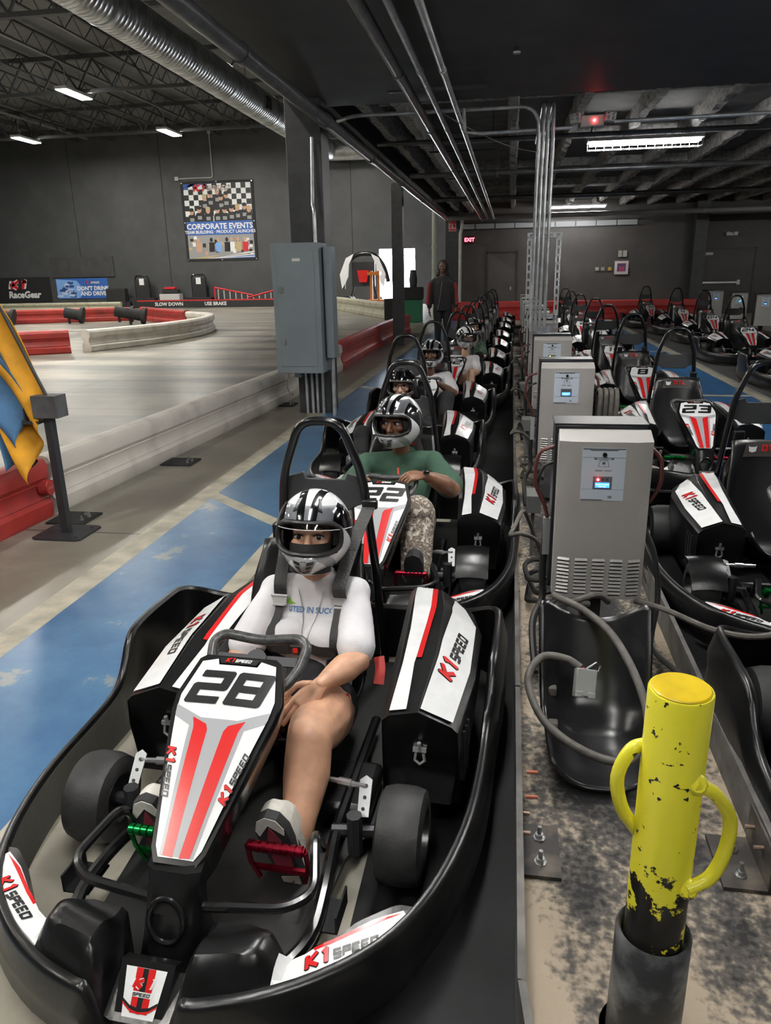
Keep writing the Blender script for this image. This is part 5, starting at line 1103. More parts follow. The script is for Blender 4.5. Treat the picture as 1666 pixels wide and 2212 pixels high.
def hand(mb, wrist, along, palm_n, size=1.0, curl=.5, thumb=1, spread=.12):
    """five-fingered hand: along = wrist to knuckles, palm_n = out of the palm"""
    a = Vector(along).normalized(); n = Vector(palm_n); n = (n-n.dot(a)*a).normalized(); sd = a.cross(n)*thumb; w = Vector(wrist); k = size
    palm = []
    for t, hw, th in ((-.01,.022,.017),(.015,.027,.016),(.05,.037,.014),(.085,.040,.012),(.094,.036,.009)):
        c = w+a*t*k; palm.append([c+(sd*hw*math.cos(q*PI/6)+n*th*math.sin(q*PI/6))*k for q in range(12)])
    mb.loft(palm)
    for i, (off, ln) in enumerate(((.029,.068),(.010,.078),(-.010,.072),(-.029,.056))):
        p = w+(a*.088+sd*off)*k; d = (a+sd*off*spread*20*.3).normalized(); pts = [p-d*.02*k, p]; c = curl*(.75+.1*i)
        for f in (.44,.32,.24):
            ang = c*(1.0 if f == .44 else 1.25); d = (d*math.cos(ang)+n*math.sin(ang)).normalized(); pts.append(pts[-1]+d*ln*f*k)
        mb.tube(smooth_path(pts, 3), [.0092*k]*4+[.0088*k]*4+[.0080*k]*4+[.0058*k], 8); mb.sphere(pts[-1], .0072*k, 8, 6)
    p = w+(a*.018+sd*.020)*k; d = (a*.62+sd*.75+n*.25).normalized(); q = p+d*.042*k; d2 = (a*.9+sd*.25+n*.35).normalized(); q2 = q+d2*.032*k; q3 = q2+(a*.9+n*.45).normalized()*.024*k
    mb.tube(smooth_path([p,q,q2,q3],3), [.0125*k]*3+[.0105*k]*3+[.0095*k]*3+[.006*k], 8); mb.sphere(q3, .0075*k, 8, 6)
# ---- helmet
def helmet_mat(name, base, stripe, side, trim):
    m = M(name, base, .16, coat=.5); nt = m.node_tree; L = nt.links; b = nt.nodes['Principled BSDF']
    N = lambda t, op=None, v=None: (lambda n: (setattr(n, 'operation', op) if op else None, n.inputs.__getitem__(1).__setattr__('default_value', v) if v is not None else None, n)[-1])(nt.nodes.new('ShaderNode'+t))
    tc = N('TexCoord'); sp = N('SeparateXYZ'); L.new(tc.outputs['Object'], sp.inputs[0])
    ax = N('Math','ABSOLUTE'); L.new(sp.outputs[0], ax.inputs[0])
    def rng(src, lo, hi):
        a = N('Math','GREATER_THAN',lo); c = N('Math','LESS_THAN',hi); L.new(src, a.inputs[0]); L.new(src, c.inputs[0]); d = N('Math','MULTIPLY'); L.new(a.outputs[0], d.inputs[0]); L.new(c.outputs[0], d.inputs[1]); return d.outputs[0]
    def AND(a, c): d = N('Math','MULTIPLY'); L.new(a, d.inputs[0]); L.new(c, d.inputs[1]); return d.outputs[0]
    def mix(f, c0, c1):
        x = N('MixRGB'); L.new(f, x.inputs[0])
        if isinstance(c0, tuple): x.inputs[1].default_value = c0+(1,)
        else: L.new(c0, x.inputs[1])
        x.inputs[2].default_value = c1+(1,); return x.outputs[0]
    # stripes widen to the rear
    wd = N('Math','MULTIPLY',.10); L.new(sp.outputs[1], wd.inputs[0]); sh = N('Math','SUBTRACT'); L.new(ax.outputs[0], sh.inputs[0]); L.new(wd.outputs[0], sh.inputs[1])
    c = mix(AND(rng(sh.outputs[0], .020, .046), rng(sp.outputs[2], .055, 1)), base, stripe)
    sz = N('Math','MULTIPLY',.9); L.new(sp.outputs[1], sz.inputs[0]); s2 = N('Math','ADD'); L.new(sz.outputs[0], s2.inputs[0]); L.new(sp.outputs[2], s2.inputs[1])
    c = mix(AND(rng(ax.outputs[0], .082, 1), rng(s2.outputs[0], -.03, .085)), c, side)
    s3 = N('Math','MULTIPLY_ADD',.55); L.new(sp.outputs[1], s3.inputs[0]); L.new(sp.outputs[2], s3.inputs[2])
    c = mix(rng(s3.outputs[0], -.150, -.118), c, trim)
    c = mix(rng(s3.outputs[0], -.40, -.205), c, (.01,.01,.01))
    L.new(c, b.inputs['Base Color']); return m
HELM_W = helmet_mat('helmet_white_graphic', (.74,.76,.78), (.010,.010,.011), (.02,.02,.022), (.35,.36,.38))
HELM_K = helmet_mat('helmet_black_graphic', (.014,.014,.016), (.05,.05,.055), (.02,.02,.022), (.3,.3,.32))
def hpt(az, el, k=1.0):
    ca = math.cos(az); d = Vector((math.sin(az)*math.cos(el), -ca*math.cos(el), math.sin(el)))
    r = Vector((d.x*.128, d.y*.150, d.z*.148))
    fr = max(0, ca)
    if el < 0:
        t = min(1, -el/R_(48)); r.x *= 1-.16*t*t; r.y *= 1-.06*t
        r.y -= .045*sstep(R_(8),R_(38),-el)*fr**2.0; 
    return r*k
def helmet_meshes():
    H = {}
    mb = MB(); NA, NE = 72, 40; e0, e1 = R_(-56), R_(89)
    pts = {}
    def port(a, e):
        w_ = R_(60)*(1-.18*abs((e-R_(-2))/R_(20))**2); return abs(a) < w_ and R_(-20) < e < R_(21)
    vs = []; fs = []
    for j in range(NE+1):
        for i in range(NA): vs.append(hpt(-PI+2*PI*i/NA, e0+(e1-e0)*j/NE))
    for j in range(NE):
        for i in range(NA):
            a, e = -PI+2*PI*(i+.5)/NA, e0+(e1-e0)*(j+.5)/NE
            if not port(a, e): fs.append((j*NA+i, j*NA+(i+1)%NA, (j+1)*NA+(i+1)%NA, (j+1)*NA+i))
    fs.append([NE*NA+i for i in range(NA)])
    mb.add(vs, fs); H['shell'] = mb
    mb = MB(); n = 44; ring = []
    for q in range(n):
        t = 2*PI*q/n; ct, st = math.cos(t), math.sin(t)
        a = R_(57)*math.copysign(abs(ct)**.55, ct); e = R_(.5)+R_(20.5)*math.copysign(abs(st)**.6, st); ring.append(hpt(a, e, .995))
    H['trim'] = MB().tube(ring, .009, 8, True)
    H['lining'] = MB().grid(lambda u, v: hpt(-PI+2*PI*u, R_(-56)+R_(144)*v, .93), 40, 22)
    # remove the lining at the port
    m = H['lining']; keep = []
    for f in m.f:
        c = sum((m.v[i] for i in f), Vector())/4
        if not (abs(c.x) < .088 and c.y < -.055 and -.047 < c.z < .05): keep.append(f)
    m.f = keep; m.m = [0]*len(keep)
    H['lining'].grid(lambda u, v: hpt((u-.5)*2*R_(52), R_(-52)+v*R_(27), .9), 14, 5)
    def visor(lo, hi):
        return MB().grid(lambda u, v: hpt(R_(-84)+R_(168)*u, lo+(hi-lo)*v-(.10*abs(u-.5)**2), 1.035), 30, 8)
    H['visor_up'] = visor(R_(12), R_(44)); H['visor_edge'] = MB().tube([hpt(R_(-84)+R_(168)*q/40, R_(12)-(.10*abs(q/40-.5)**2), 1.035) for q in range(41)], .0016, 6); H['visor_open'] = visor(R_(26), R_(58)); H['visor_down'] = visor(R_(-19), R_(24))
    f = lambda u, v, l=0.0: hpt(u/.115, R_(-22)+v/.17, 1.0)*(1.02+l*4)
    H['vent'] = MB().loft([[f((.045-.016*(t/8))*s*q, -.006-.075*t/8, l) for q in (1,.5,0,-.5,-1) for s in (1,)]+[f((.045-.016*(t/8))*q, -.006-.075*t/8, -.015) for q in (-1,0,1)] for t in range(9) for l in (0,)])
    mb = MB()
    for s in (-1,1):
        for q in range(3): mb.poly([f(s*(.012-q*.001),-.018-q*.02,.003),f(s*(.036-q*.005),-.012-q*.02,.003),f(s*(.034-q*.005),-.024-q*.02,.003),f(s*(.012-q*.001),-.031-q*.02,.003)])
    mb.poly([f(-.009,-.014,.003),f(.009,-.014,.003),f(.007,-.072,.003),f(-.007,-.072,.003)]); H['vent_slots'] = mb
    mb = MB()
    for s in (-1,1):
        g = lambda u, v, l: hpt(s*(R_(24)+u), R_(46)+v, 1.0+l)
        mb.add([g(-.10,-.16,0),g(.06,-.22,0),g(.12,.16,0),g(.0,.22,0),g(-.05,-.1,.06),g(.03,-.14,.06),g(.07,.1,.05),g(.01,.13,.05)],[(0,1,5,4),(1,2,6,5),(2,3,7,6),(3,0,4,7),(4,5,6,7)])
    H['top_vents'] = mb
    return H
_H = helmet_meshes()
HBLK = M('helmet_black_trim', (.012,.012,.013), .4); HLIN = M('helmet_lining', (.012,.012,.012), .9)
VIS = M('clear_visor', (.9,.92,.94), .03); 
def _vis(m, tint, g):
    nt = m.node_tree; o = nt.nodes['Material Output']; t = nt.nodes.new('ShaderNodeBsdfTransparent'); t.inputs[0].default_value = tint; gl = nt.nodes.new('ShaderNodeBsdfGlossy'); gl.inputs['Roughness'].default_value = .05
    fr = nt.nodes.new('ShaderNodeFresnel'); fr.inputs[0].default_value = 1.35; ad = nt.nodes.new('ShaderNodeMath'); ad.inputs[1].default_value = g; nt.links.new(fr.outputs[0], ad.inputs[0])
    mx = nt.nodes.new('ShaderNodeMixShader'); nt.links.new(ad.outputs[0], mx.inputs[0]); nt.links.new(t.outputs[0], mx.inputs[1]); nt.links.new(gl.outputs[0], mx.inputs[2]); nt.links.new(mx.outputs[0], o.inputs[0])
_vis(VIS, (.62,.63,.65,1), .10); VIS_D = M('smoked_visor', (.5,.5,.5), .03); _vis(VIS_D, (.45,.45,.47,1), .08)
HM = {'shell': _H['shell'].mesh('helmet', [HELM_W], 50), 'shell_k': _H['shell'].mesh('helmet_dark', [HELM_K], 50), 'trim': _H['trim'].mesh('port_trim', [HBLK]), 'lining': _H['lining'].mesh('lining', [HLIN], 50),
      'visor_up': _H['visor_up'].mesh('visor', [VIS], 60), 'visor_open': _H['visor_open'].mesh('visor', [VIS_D], 60), 'visor_down': _H['visor_down'].mesh('visor', [VIS], 60), 'vent': _H['vent'].mesh('chin_vent', [M('vent_grey', (.22,.22,.23), .4)]),
      'edge': _H['visor_edge'].mesh('visor_edge', [M('visor_edge_clear', (.5,.51,.52), .2)]), 'slots': _H['vent_slots'].mesh('vent_slots', [HBLK], 0, False), 'top': _H['top_vents'].mesh('top_vent', [M('vent_chrome', (.3,.3,.31), .2, .7)])}
def helmet(parent, c, yaw=0, pitch=0, roll=0, kind='shell', visor='visor_up', k=1.0):
    h = mobj('helmet', HM[kind], parent, c); h.rotation_euler = (pitch, roll, yaw); h.scale = (k,k,k)
    for nm, key in (('port_trim','trim'),('helmet_lining','lining'),('visor',visor),('chin_vent','vent'),('vent_slots','slots'),('top_vent','top')):
        mobj(nm, HM[key], h)
    if visor == 'visor_up': mobj('visor_edge', HM['edge'], h)
    return h
EYEW = M('eye_white', (.7,.68,.66), .2); IRIS = M('iris_dark', (.03,.015,.01), .1); HAIR = M('dark_hair', (.012,.009,.008), .5)
FACE = {}
def head(parent, c, skin, yaw=0, pitch=0, roll=0, look=(0,0), mouth=True, mask=False, k=1.0, glasses=False, hair=False):
    """face inside the helmet; local -y is forward"""
    mb = MB()
    mb.sphere((0,.005,.012), (.076,.095,.105), 20, 14); mb.sphere((0,-.028,-.055), (.054,.062,.058), 16, 10)
    mb.sphere((0,-.062,-.014), (.058,.03,.04), 14, 8)
    for s in (-1,1): mb.sphere((s*.04,-.066,-.022), (.026,.022,.022), 12, 8)
    mb.tube([(0,-.088,.012),(0,-.101,-.014),(0,-.112,-.03)], [.008,.011,.013], 10); mb.sphere((0,-.112,-.031), .0135, 10, 8)
    for s in (-1,1): mb.sphere((s*.012,-.103,-.034), .0095, 8, 6)
    mb.tube([(-.05,-.078,.024),(0,-.089,.024),(.05,-.078,.024)], .012, 8)
    if mouth:
        mb.tube(smooth_path([(-.026,-.083,-.066),(-.01,-.092,-.0625),(0,-.092,-.064),(.01,-.092,-.0625),(.026,-.083,-.066)],3), .006, 8); mb.tube(smooth_path([(-.022,-.083,-.072),(0,-.092,-.0765),(.022,-.083,-.072)],3), .0065, 8)
    mb.sphere((0,-.07,-.098), (.024,.02,.018), 10, 8)
    h = finish(blob(mb, .0045, 3), 'face', skin, parent); h.location = c; h.rotation_euler = (pitch, roll, yaw); h.scale = (k,k,k)
    for s in (-1,1):
        e = MB().sphere((0,0,0), (.0165,.013,.0105), 12, 8).obj('eye', EYEW, h, loc=(s*.034,-.0785,.004))
        MB().sphere((0,0,0), (.0082,.004,.0082), 10, 6).obj('iris', IRIS, e, loc=(look[0],-.0105,look[1]))
        MB().tube(smooth_path([(s*.017,-.0895,.009),(s*.034,-.0935,.0145),(s*.052,-.0835,.007)],4), .0024, 6).obj('eyelid', HAIR, h)
        MB().tube(smooth_path([(s*.013,-.0985,.034),(s*.034,-.0950,.040),(s*.057,-.080,.031)],4), [.0022]*8+[.0012], 6).obj('eyebrow', HAIR, h)
        if glasses:
            MB().tube([(s*.034+.024*math.cos(q*PI/8),-.104+.1*abs(s*.034+.024*math.cos(q*PI/8))**1.5,.002+.018*math.sin(q*PI/8)) for q in range(16)], .0017, 6, True).obj('glasses_rim', BLACK_GL, h)
    if glasses: MB().cyl((-.011,-.103,.006),(.011,-.103,.006), .0016, 6).obj('glasses_bridge', BLACK_GL, h)
    if mask: MB().grid(lambda u, v: Vector((.074*math.sin((u-.5)*2.5), -.119*math.cos((u-.5)*2.0)-.012*math.sin(PI*min(1,v*1.6))*math.exp(-((u-.5)/.12)**2), -.014-.10*v)), 24, 10).obj('face_cloth', HLIN, h, 60)
    if hair:
        for s in (-1,1):
            for q in range(5): MB().tube(smooth_path([(s*(.058+.003*q),-.06+.004*q,.04),(s*(.066+.002*q),-.068,.0),(s*(.060+.003*q),-.066,-.04),(s*(.066+.002*q),-.05,-.08)],4), .005, 6).obj('hair_curl', HAIR, h)
    return h
def skinmat(name, c): return M(name, c, .42, var=.10, vscale=25, bump=.04, bscale=200)
def cloth(name, c, **k): return M(name, c, .85, var=.06, vscale=12, bump=.35, bscale=22, **k)
def driver(loc, label, P):
    """P: skin shirt pants shoe; hips, chest, neck; arms {s: (shoulder, elbow, wrist, hand_along, palm, curl)}; legs {s: (hip, knee, ankle)}; sleeve; bare legs if shorts"""
    p = tag(empty('person', (loc[0],loc[1],0), loc[2] if len(loc) > 2 else 0), label, 'person', 'drivers seated in the queued karts')
    V = Vector; ak = P.get('armk',1.0); lk = P.get('legk',1.0); pel, che, nek = V(P['pelvis']), V(P['chest']), V(P['neck']); g = P.get('girth', 1.0)
    # bare body (arms, neck, legs where they show)
    mb = MB(); limb(mb, [che+V((0,.03,0)), nek+V((0,.01,0)), nek+V((0,-.01,.07))], [.045,.05,.05])
    limb(mb, [pel+V((0,.04,0)), (pel+che)/2+V((0,.04,0)), che+V((0,.03,-.02))], [.07*g,.06*g,.05*g])
    for s, A in P['arms'].items():
        sh, el, wr = V(A[0]), V(A[1]), V(A[2]); limb(mb, [che+(sh-che)*.4, sh, (sh+el)/2, el, (el*2+wr)/3, (el+wr*2)/3, wr], [.035,.042*g,.042*g*ak,.042*g*ak,.044*g*ak,.034*g*ak,.0235*g])
    vx = P.get('vox',1.0); arm_me = blob(mb, .007*vx, 6); mb = MB()
    for s, A in P['legs'].items():
        hp, kn, an = V(A[0]), V(A[1]), V(A[2]); mid = (hp+kn)/2; cf = kn+(an-kn)*.33+V((0,.012,-.012))
        limb(mb, [pel+(hp-pel)*.5, hp, mid, kn+(hp-kn)*.12, kn, cf, kn+(an-kn)*.7, an], [.085,.092*g*lk,.088*g*lk,.068*g*lk,.061*g*lk,.063*g*lk,.047*g*lk,.038*g])
    me = blob(mb, .008*vx, 8)
    hb = MB()
    for s, A in P['arms'].items(): hand(hb, A[2], A[3], A[4], P.get('hand',.95), A[5], A[6] if len(A) > 6 else s)
    hm = hb.mesh('h', [BLACK_MAT], 0); bm = bmesh.new(); bm.from_mesh(me); bm.from_mesh(arm_me); bm.from_mesh(hm); bm.to_mesh(me); bm.free()
    finish(me, 'body', P['skin'], p)
    # shirt
    mb = MB(); f = P.get('belly', 1.0)
    d = che-pel; rings = []
    for t, rx, ry in ((-.05,.135,.105),(.12,.15,.12*f),(.35,.148,.125*f),(.62,.155,.118),(.85,.165,.112),(1.02,.155,.095),(1.14,.11,.075),(1.24,.072,.066),(1.36,.062,.060)):
        c = pel+d*t; rings.append(((c.x,c.y,c.z,.35), rx*g, ry*g))
    ell(mb, rings)
    for s, A in P['arms'].items():
        sh, el = V(A[0]), V(A[1]); e = sh+(el-sh)*P.get('sleeve',.75); limb(mb, [nek+V((0,0,-.035)), (nek+sh)/2+V((0,0,-.02)), sh], [.055*g,.058*g,.056*g]); limb(mb, [che+(sh-che)*.35+V((0,0,.0)), sh, (sh+e)/2, e], [.066*g,.058*g,.058*g*(1+ak)/2,.064*g*(1+ak)/2])
        if P.get('long'): wr = V(A[2]); limb(mb, [e, el, (el+wr)/2, wr], [.066*g,.056*g,.048*g,.04*g])
    if P.get('bust'):
        for s in (-1,1): mb.sphere(pel+d*.72+V((s*.065,-.085,0)), (.075,.06,.07), 12, 8)
    sm = blob(mb, .009*vx, 7)
    P['shirt_obj'] = finish(sm, 'shirt', P['shirt'], p)
    # trousers or shorts
    mb = MB(); limb(mb, [pel+V((0,.02,.06)), pel], [.135*g,.14*g])
    for s, A in P['legs'].items():
        hp, kn, an = V(A[0]), V(A[1]), V(A[2])
        if P.get('shorts'): limb(mb, [pel+(hp-pel)*.6, hp, hp+(kn-hp)*.22], [.10,.104*g,.103*g])
        else: limb(mb, [pel+(hp-pel)*.6, hp, (hp+kn)/2, kn, (kn+an)/2, an+(kn-an)*.08], [.10,.105*g,.098*g,.080*g,.072*g,.066*g])
    finish(blob(mb, .009*vx, 6), 'trousers' if not P.get('shorts') else 'shorts', P['pants'], p)
    for s, A in P['legs'].items():
        if P.get('shoes', True): shoe(p, s, A[2], A[3] if len(A) > 3 else (0,-.25,1), P.get('shoe_style','plain'))
    return p
SOLE = M('sole_black', (.015,.015,.016), .7); SHW = M('shoe_white', (.62,.60,.55), .5, var=.08, vscale=40, bump=.1, bscale=120); SHR = M('sole_maroon', (.20,.025,.04), .6, bump=.3, bscale=200); SHK = M('shoe_black', (.012,.012,.013), .6)
def shoe(parent, s, ankle, toe_dir, style):
    a = Vector(ankle); t = Vector(toe_dir).normalized()            # toe direction; sole normal faces forward/down
    n = Vector((0,-1,-.25)); n = (n-n.dot(t)*t).normalized()
    X = t.cross(n)*1.0; F = lambda u, v, l: a+X*u+t*v+n*l           # u across, v along foot (0 heel .. ), l out of the sole
    st = style == 'sneaker'
    sh = empty('shoe'); sh.parent = parent
    OUT = [(-.030,-.085),(0,-.10),(.030,-.085),(.034,-.03),(.036,.03),(.046,.09),(.046,.135),(.030,.172),(.0,.185),(-.030,.172),(-.046,.135),(-.046,.09),(-.036,.03),(-.034,-.03)]
    mb = MB(); mb.loft([[F(p[0]*k,p[1],l) for p in OUT] for l, k in ((.044,1.0),(.066,1.03),(.072,.97))]); mb.obj('sole', SOLE if st else SHK, sh)
    mb = MB(); rings = []
    for l, k, vs in ((.05,1.0,0),(.03,1.0,0),(.008,.93,.0),(-.02,.8,-.01),(-.045,.68,-.05)):
        rings.append([F(p[0]*k, p[1] if l > .0 else min(p[1], (.16 if l > -.03 else .06)+vs), l) for p in OUT])
    mb.loft(rings)
    finish(blob(mb, .006, 5), 'upper', SHW if st else SHK, sh)
    if st:
        MB().loft([[F(p[0]*k,p[1],l) for p in [(-.036,.12),(-.042,.14),(-.028,.17),(0,.182),(.028,.17),(.042,.14),(.036,.12),(0,.155)]] for l, k in ((.066,1.0),(.0745,.98))]).obj('toe_tread', SHW, sh)
        MB().loft([[F(p[0]*k,p[1],l) for p in [(-.024,.0),(0,-.012),(.022,.0),(.026,.05),(.012,.075),(.020,.10),(.0,.148),(-.022,.10),(-.014,.075),(-.028,.05)]] for l, k in ((.066,1.0),(.0755,.97))]).obj('sole_insert', SHR, sh)
        MB().loft([[F(p[0]*k,p[1],l) for p in [(-.024,-.07),(0,-.082),(.024,-.07),(.026,-.025),(-.026,-.025)]] for l, k in ((.066,1.0),(.0752,.97))]).obj('heel_tread', M('heel_cream', (.5,.46,.38), .5), sh)
        mb = MB(); put(mb, [[(u*.012,-.05+v*.012) for u, v in pl] for pl in ([(-.2,-.9),(.1,-.9),(.5,.1),(.1,.4)],[(.1,.2),(-.5,-.3),(-1.0,-.9),(-.6,-.9)],[(.0,.2),(.4,.3),(.9,1.0),(.6,1.1)],[(.0,.3),(.3,.3),(.2,.8),(-.1,.8)],[(-.0,.4),(-.6,.1),(-.9,.2),(-.5,.5)])], lambda u, v: F(u,v,.0765), 0); mb.obj('sole_mark', [SHR], sh, smooth=0, fix=False)
        # padded tongue and lace
        tg = MB(); tg.loft([[F(-.035,.02,-.045),F(.035,.02,-.045),F(.032,-.02,-.05),F(-.032,-.02,-.05)],[F(-.042,.06,-.075),F(.042,.06,-.075),F(.040,.04,-.085),F(-.040,.04,-.085)],[F(-.036,.085,-.095),F(.036,.085,-.095),F(.034,.07,-.105),F(-.034,.07,-.105)]]); tg.obj('tongue', SHW, sh, bevel=.006)
        for q in range(4): MB().tube([F(-.034,.13-q*.028,.008-q*.012),F(0,.135-q*.028,-.02-q*.008),F(.034,.13-q*.028,.008-q*.012)], .0035, 6).obj('lace', M('lace_white', (.7,.7,.68), .7), sh)
        for ss in (-1,1): MB().grid(lambda u, v: F(ss*(.0425-.002*v), .02+.06*u, .035-.03*v), 6, 4).obj('side_mesh', M('mesh_grey', (.42,.41,.39), .7, bump=.6, bscale=260), sh)
    return sh
TAN = skinmat('skin_tan', (.56,.31,.20)); BRN = skinmat('skin_brown', (.20,.095,.055)); DBR = skinmat('skin_dark_brown', (.13,.065,.042)); LGT = skinmat('skin_light', (.58,.35,.25))
WSH = cloth('white_tshirt', (.66,.65,.68)); GSH = cloth('green_tshirt', (.035,.085,.055)); KCL = cloth('black_clothing', (.012,.012,.014)); CHA = cloth('charcoal_trousers', (.022,.022,.025))
CAMO = M('woodland_camo', (.30,.26,.20), .9, bump=.2, bscale=40)
def _camo(m, cols, sc):
    nt = m.node_tree; b = nt.nodes['Principled BSDF']; tc = nt.nodes.new('ShaderNodeTexCoord'); v = nt.nodes.new('ShaderNodeTexNoise'); v.inputs['Scale'].default_value = sc; v.inputs['Detail'].default_value = 5; v.inputs['Distortion'].default_value = 1.6
    nt.links.new(tc.outputs['Object'], v.inputs['Vector']); r = nt.nodes.new('ShaderNodeValToRGB'); nt.links.new(v.outputs[0], r.inputs[0]); r.color_ramp.interpolation = 'CONSTANT'
    e = r.color_ramp.elements; e[0].position = 0; e[0].color = cols[0]+(1,); e[1].position = .40; e[1].color = cols[1]+(1,)
    for p, c in zip((.47,.53,.60), cols[2:]): x = e.new(p); x.color = c+(1,)
    nt.links.new(r.outputs[0], b.inputs['Base Color'])
_camo(CAMO, [(.05,.04,.04),(.22,.18,.14),(.12,.09,.08),(.40,.36,.30),(.60,.55,.48)], 30); GCAMO = M('green_camo', (.05,.1,.05), .9); _camo(GCAMO, [(.015,.03,.02),(.04,.08,.05),(.08,.14,.09),(.02,.05,.04),(.12,.16,.12)], 20)
SHORTS = cloth('dark_shorts', (.015,.015,.02))
# ---- driver of kart 28
D28 = dict(skin=TAN, shirt=WSH, pants=SHORTS, shorts=True, pelvis=(.03,1.20,.20), chest=(.035,1.29,.50), neck=(.035,1.30,.60), girth=.98, armk=1.12, legk=1.12, bust=True, sleeve=.82, shoe_style='sneaker', hand=1.0,
    arms={1:((.175,1.305,.545),(.225,1.09,.40),(.158,.905,.415),(-.50,-.66,-.50),(-.25,.62,-.72),.30,-1), -1:((-.115,1.295,.54),(-.18,1.09,.375),(-.10,1.0,.27),(.5,-.5,-.3),(.2,.4,-.8),.4)},
    legs={1:((.125,1.10,.215),(.172,.735,.345),(.175,.560,.115),(-.25,-.12,1)), -1:((-.05,1.10,.21),(-.10,.735,.345),(-.185,.560,.115),(-.15,-.12,1))})
p28 = driver((-.73,1.04,R_(-2.2)), 'front driver in white T-shirt and shorts wearing a white striped helmet', D28)
helmet(p28, (.045,1.285,.768), yaw=.06, pitch=-.16, roll=.03, visor='visor_up')
head(p28, (.045,1.278,.764), TAN, yaw=.06, pitch=-.16, mask=True, look=(.002,0))
# ---- driver of kart 22
D22 = dict(skin=BRN, shirt=GSH, pants=CAMO, pelvis=(.0,1.18,.21), chest=(.03,1.27,.51), neck=(.03,1.28,.60), girth=1.18, belly=1.15, sleeve=.88, hand=1.0,
    arms={1:((.215,1.27,.565),(.345,.99,.49),(.215,.845,.60),(-.72,-.42,.02),(-.2,.25,-.9),.85,-1), -1:((-.17,1.26,.55),(-.26,1.03,.42),(-.15,.86,.55),(.4,-.6,.2),(.2,.2,-.8),.9)},
    legs={1:((.12,1.08,.22),(.19,.70,.44),(.205,.52,.16)), -1:((-.11,1.08,.22),(-.20,.70,.44),(-.20,.52,.16))})
p22 = driver((-.63,2.88), 'driver in dark green T-shirt and camouflage trousers wearing a wristwatch', D22)
helmet(p22, (.02,1.25,.80), yaw=-.30, pitch=-.02, roll=-.03, visor='visor_open', k=1.05)
head(p22, (.02,1.25,.805), BRN, yaw=-.34, pitch=.02, look=(-.006,0), k=1.04, hair=True)
wt = MB().lathe([(.032,-.012),(.034,0),(.032,.012)], 14, frame((.232,.862,.588),(.1,.4,.85),(.6,.6,-.3)), False).obj('watch', BLACK_GL, p22); MB().cbox((.225,.83,.622),(.032,.03,.018)).obj('watch_face', M('watch_glass', (.02,.02,.025), .08), wt, bevel=.004)
MB().tube([(.03,1.14,.56),(.035,1.12,.52)], .006, 6).sphere((.036,1.115,.513), .009, 8, 6).obj('zip_pull', M('tag_red', (.6,.06,.03), .5), p22)
# ---- others
D3 = dict(vox=1.5, skin=LGT, shirt=KCL, pants=KCL, long=True, pelvis=(.0,1.18,.2), chest=(.0,1.28,.47), neck=(.0,1.29,.56), girth=.95,
    arms={1:((.165,1.28,.53),(.23,1.06,.40),(.13,.86,.54),(-.4,-.6,.1),(-.2,.3,-.85),.9), -1:((-.165,1.28,.53),(-.23,1.06,.40),(-.13,.86,.54),(.4,-.6,.1),(.2,.3,-.85),.9)},
    legs={1:((.10,1.08,.21),(.22,.72,.42),(.20,.54,.16)), -1:((-.10,1.08,.21),(-.24,.72,.42),(-.20,.54,.16))})
p3 = driver((-.87,4.85), 'driver in black wearing glasses and a dark helmet', D3)
helmet(p3, (.0,1.25,.72), kind='shell_k', visor='visor_open'); head(p3, (.0,1.25,.725), LGT, glasses=True)
D4 = dict(D3, skin=DBR, shirt=WSH, pants=CHA, long=False, girth=1.05, sleeve=.85, arms={1:((.18,1.28,.56),(.27,1.00,.43),(.12,.86,.55),(-.6,-.4,.15),(-.2,.3,-.85),.9), -1:((-.18,1.28,.56),(-.25,1.04,.42),(-.10,.86,.55),(.5,-.5,.1),(.2,.3,-.85),.9)})
p4 = driver((-.82,6.60), 'driver in white T-shirt and black trousers gripping the wheel behind the dark helmet', D4)
helmet(p4, (.02,1.24,.80), yaw=-.05, visor='visor_open'); head(p4, (.02,1.24,.805), DBR, yaw=-.05, look=(.003,0))
D5 = dict(D3, skin=LGT, shirt=WSH, pants=SHORTS, shorts=True, long=False, girth=.9, sleeve=.8, pelvis=(.05,1.18,.2), chest=(.10,1.26,.47), neck=(.11,1.25,.56), arms={1:((.25,1.26,.53),(.28,1.04,.38),(.16,.86,.35),(-.5,-.5,-.2),(-.2,.3,-.85),.5), -1:((-.06,1.26,.53),(-.12,1.04,.40),(.0,.88,.40),(.4,-.5,0),(.2,.3,-.85),.6)})
p5 = driver((-.68,8.62), 'driver in white T-shirt and shorts leaning out with helmet turned sideways', D5)
helmet(p5, (.12,1.20,.80), yaw=.55, pitch=-.05, roll=.05, visor='visor_down'); head(p5, (.12,1.20,.805), LGT, yaw=.55)
D6 = dict(D5, skin=LGT, shirt=GCAMO, pants=KCL, shorts=False, girth=.95, sleeve=.85)
p6 = driver((-.66,10.5), 'driver in dark green patterned shirt leaning behind kart number 62', D6)
helmet(p6, (.10,1.18,.80), yaw=.45, pitch=-.1, visor='visor_open'); head(p6, (.10,1.18,.805), LGT, yaw=.45)

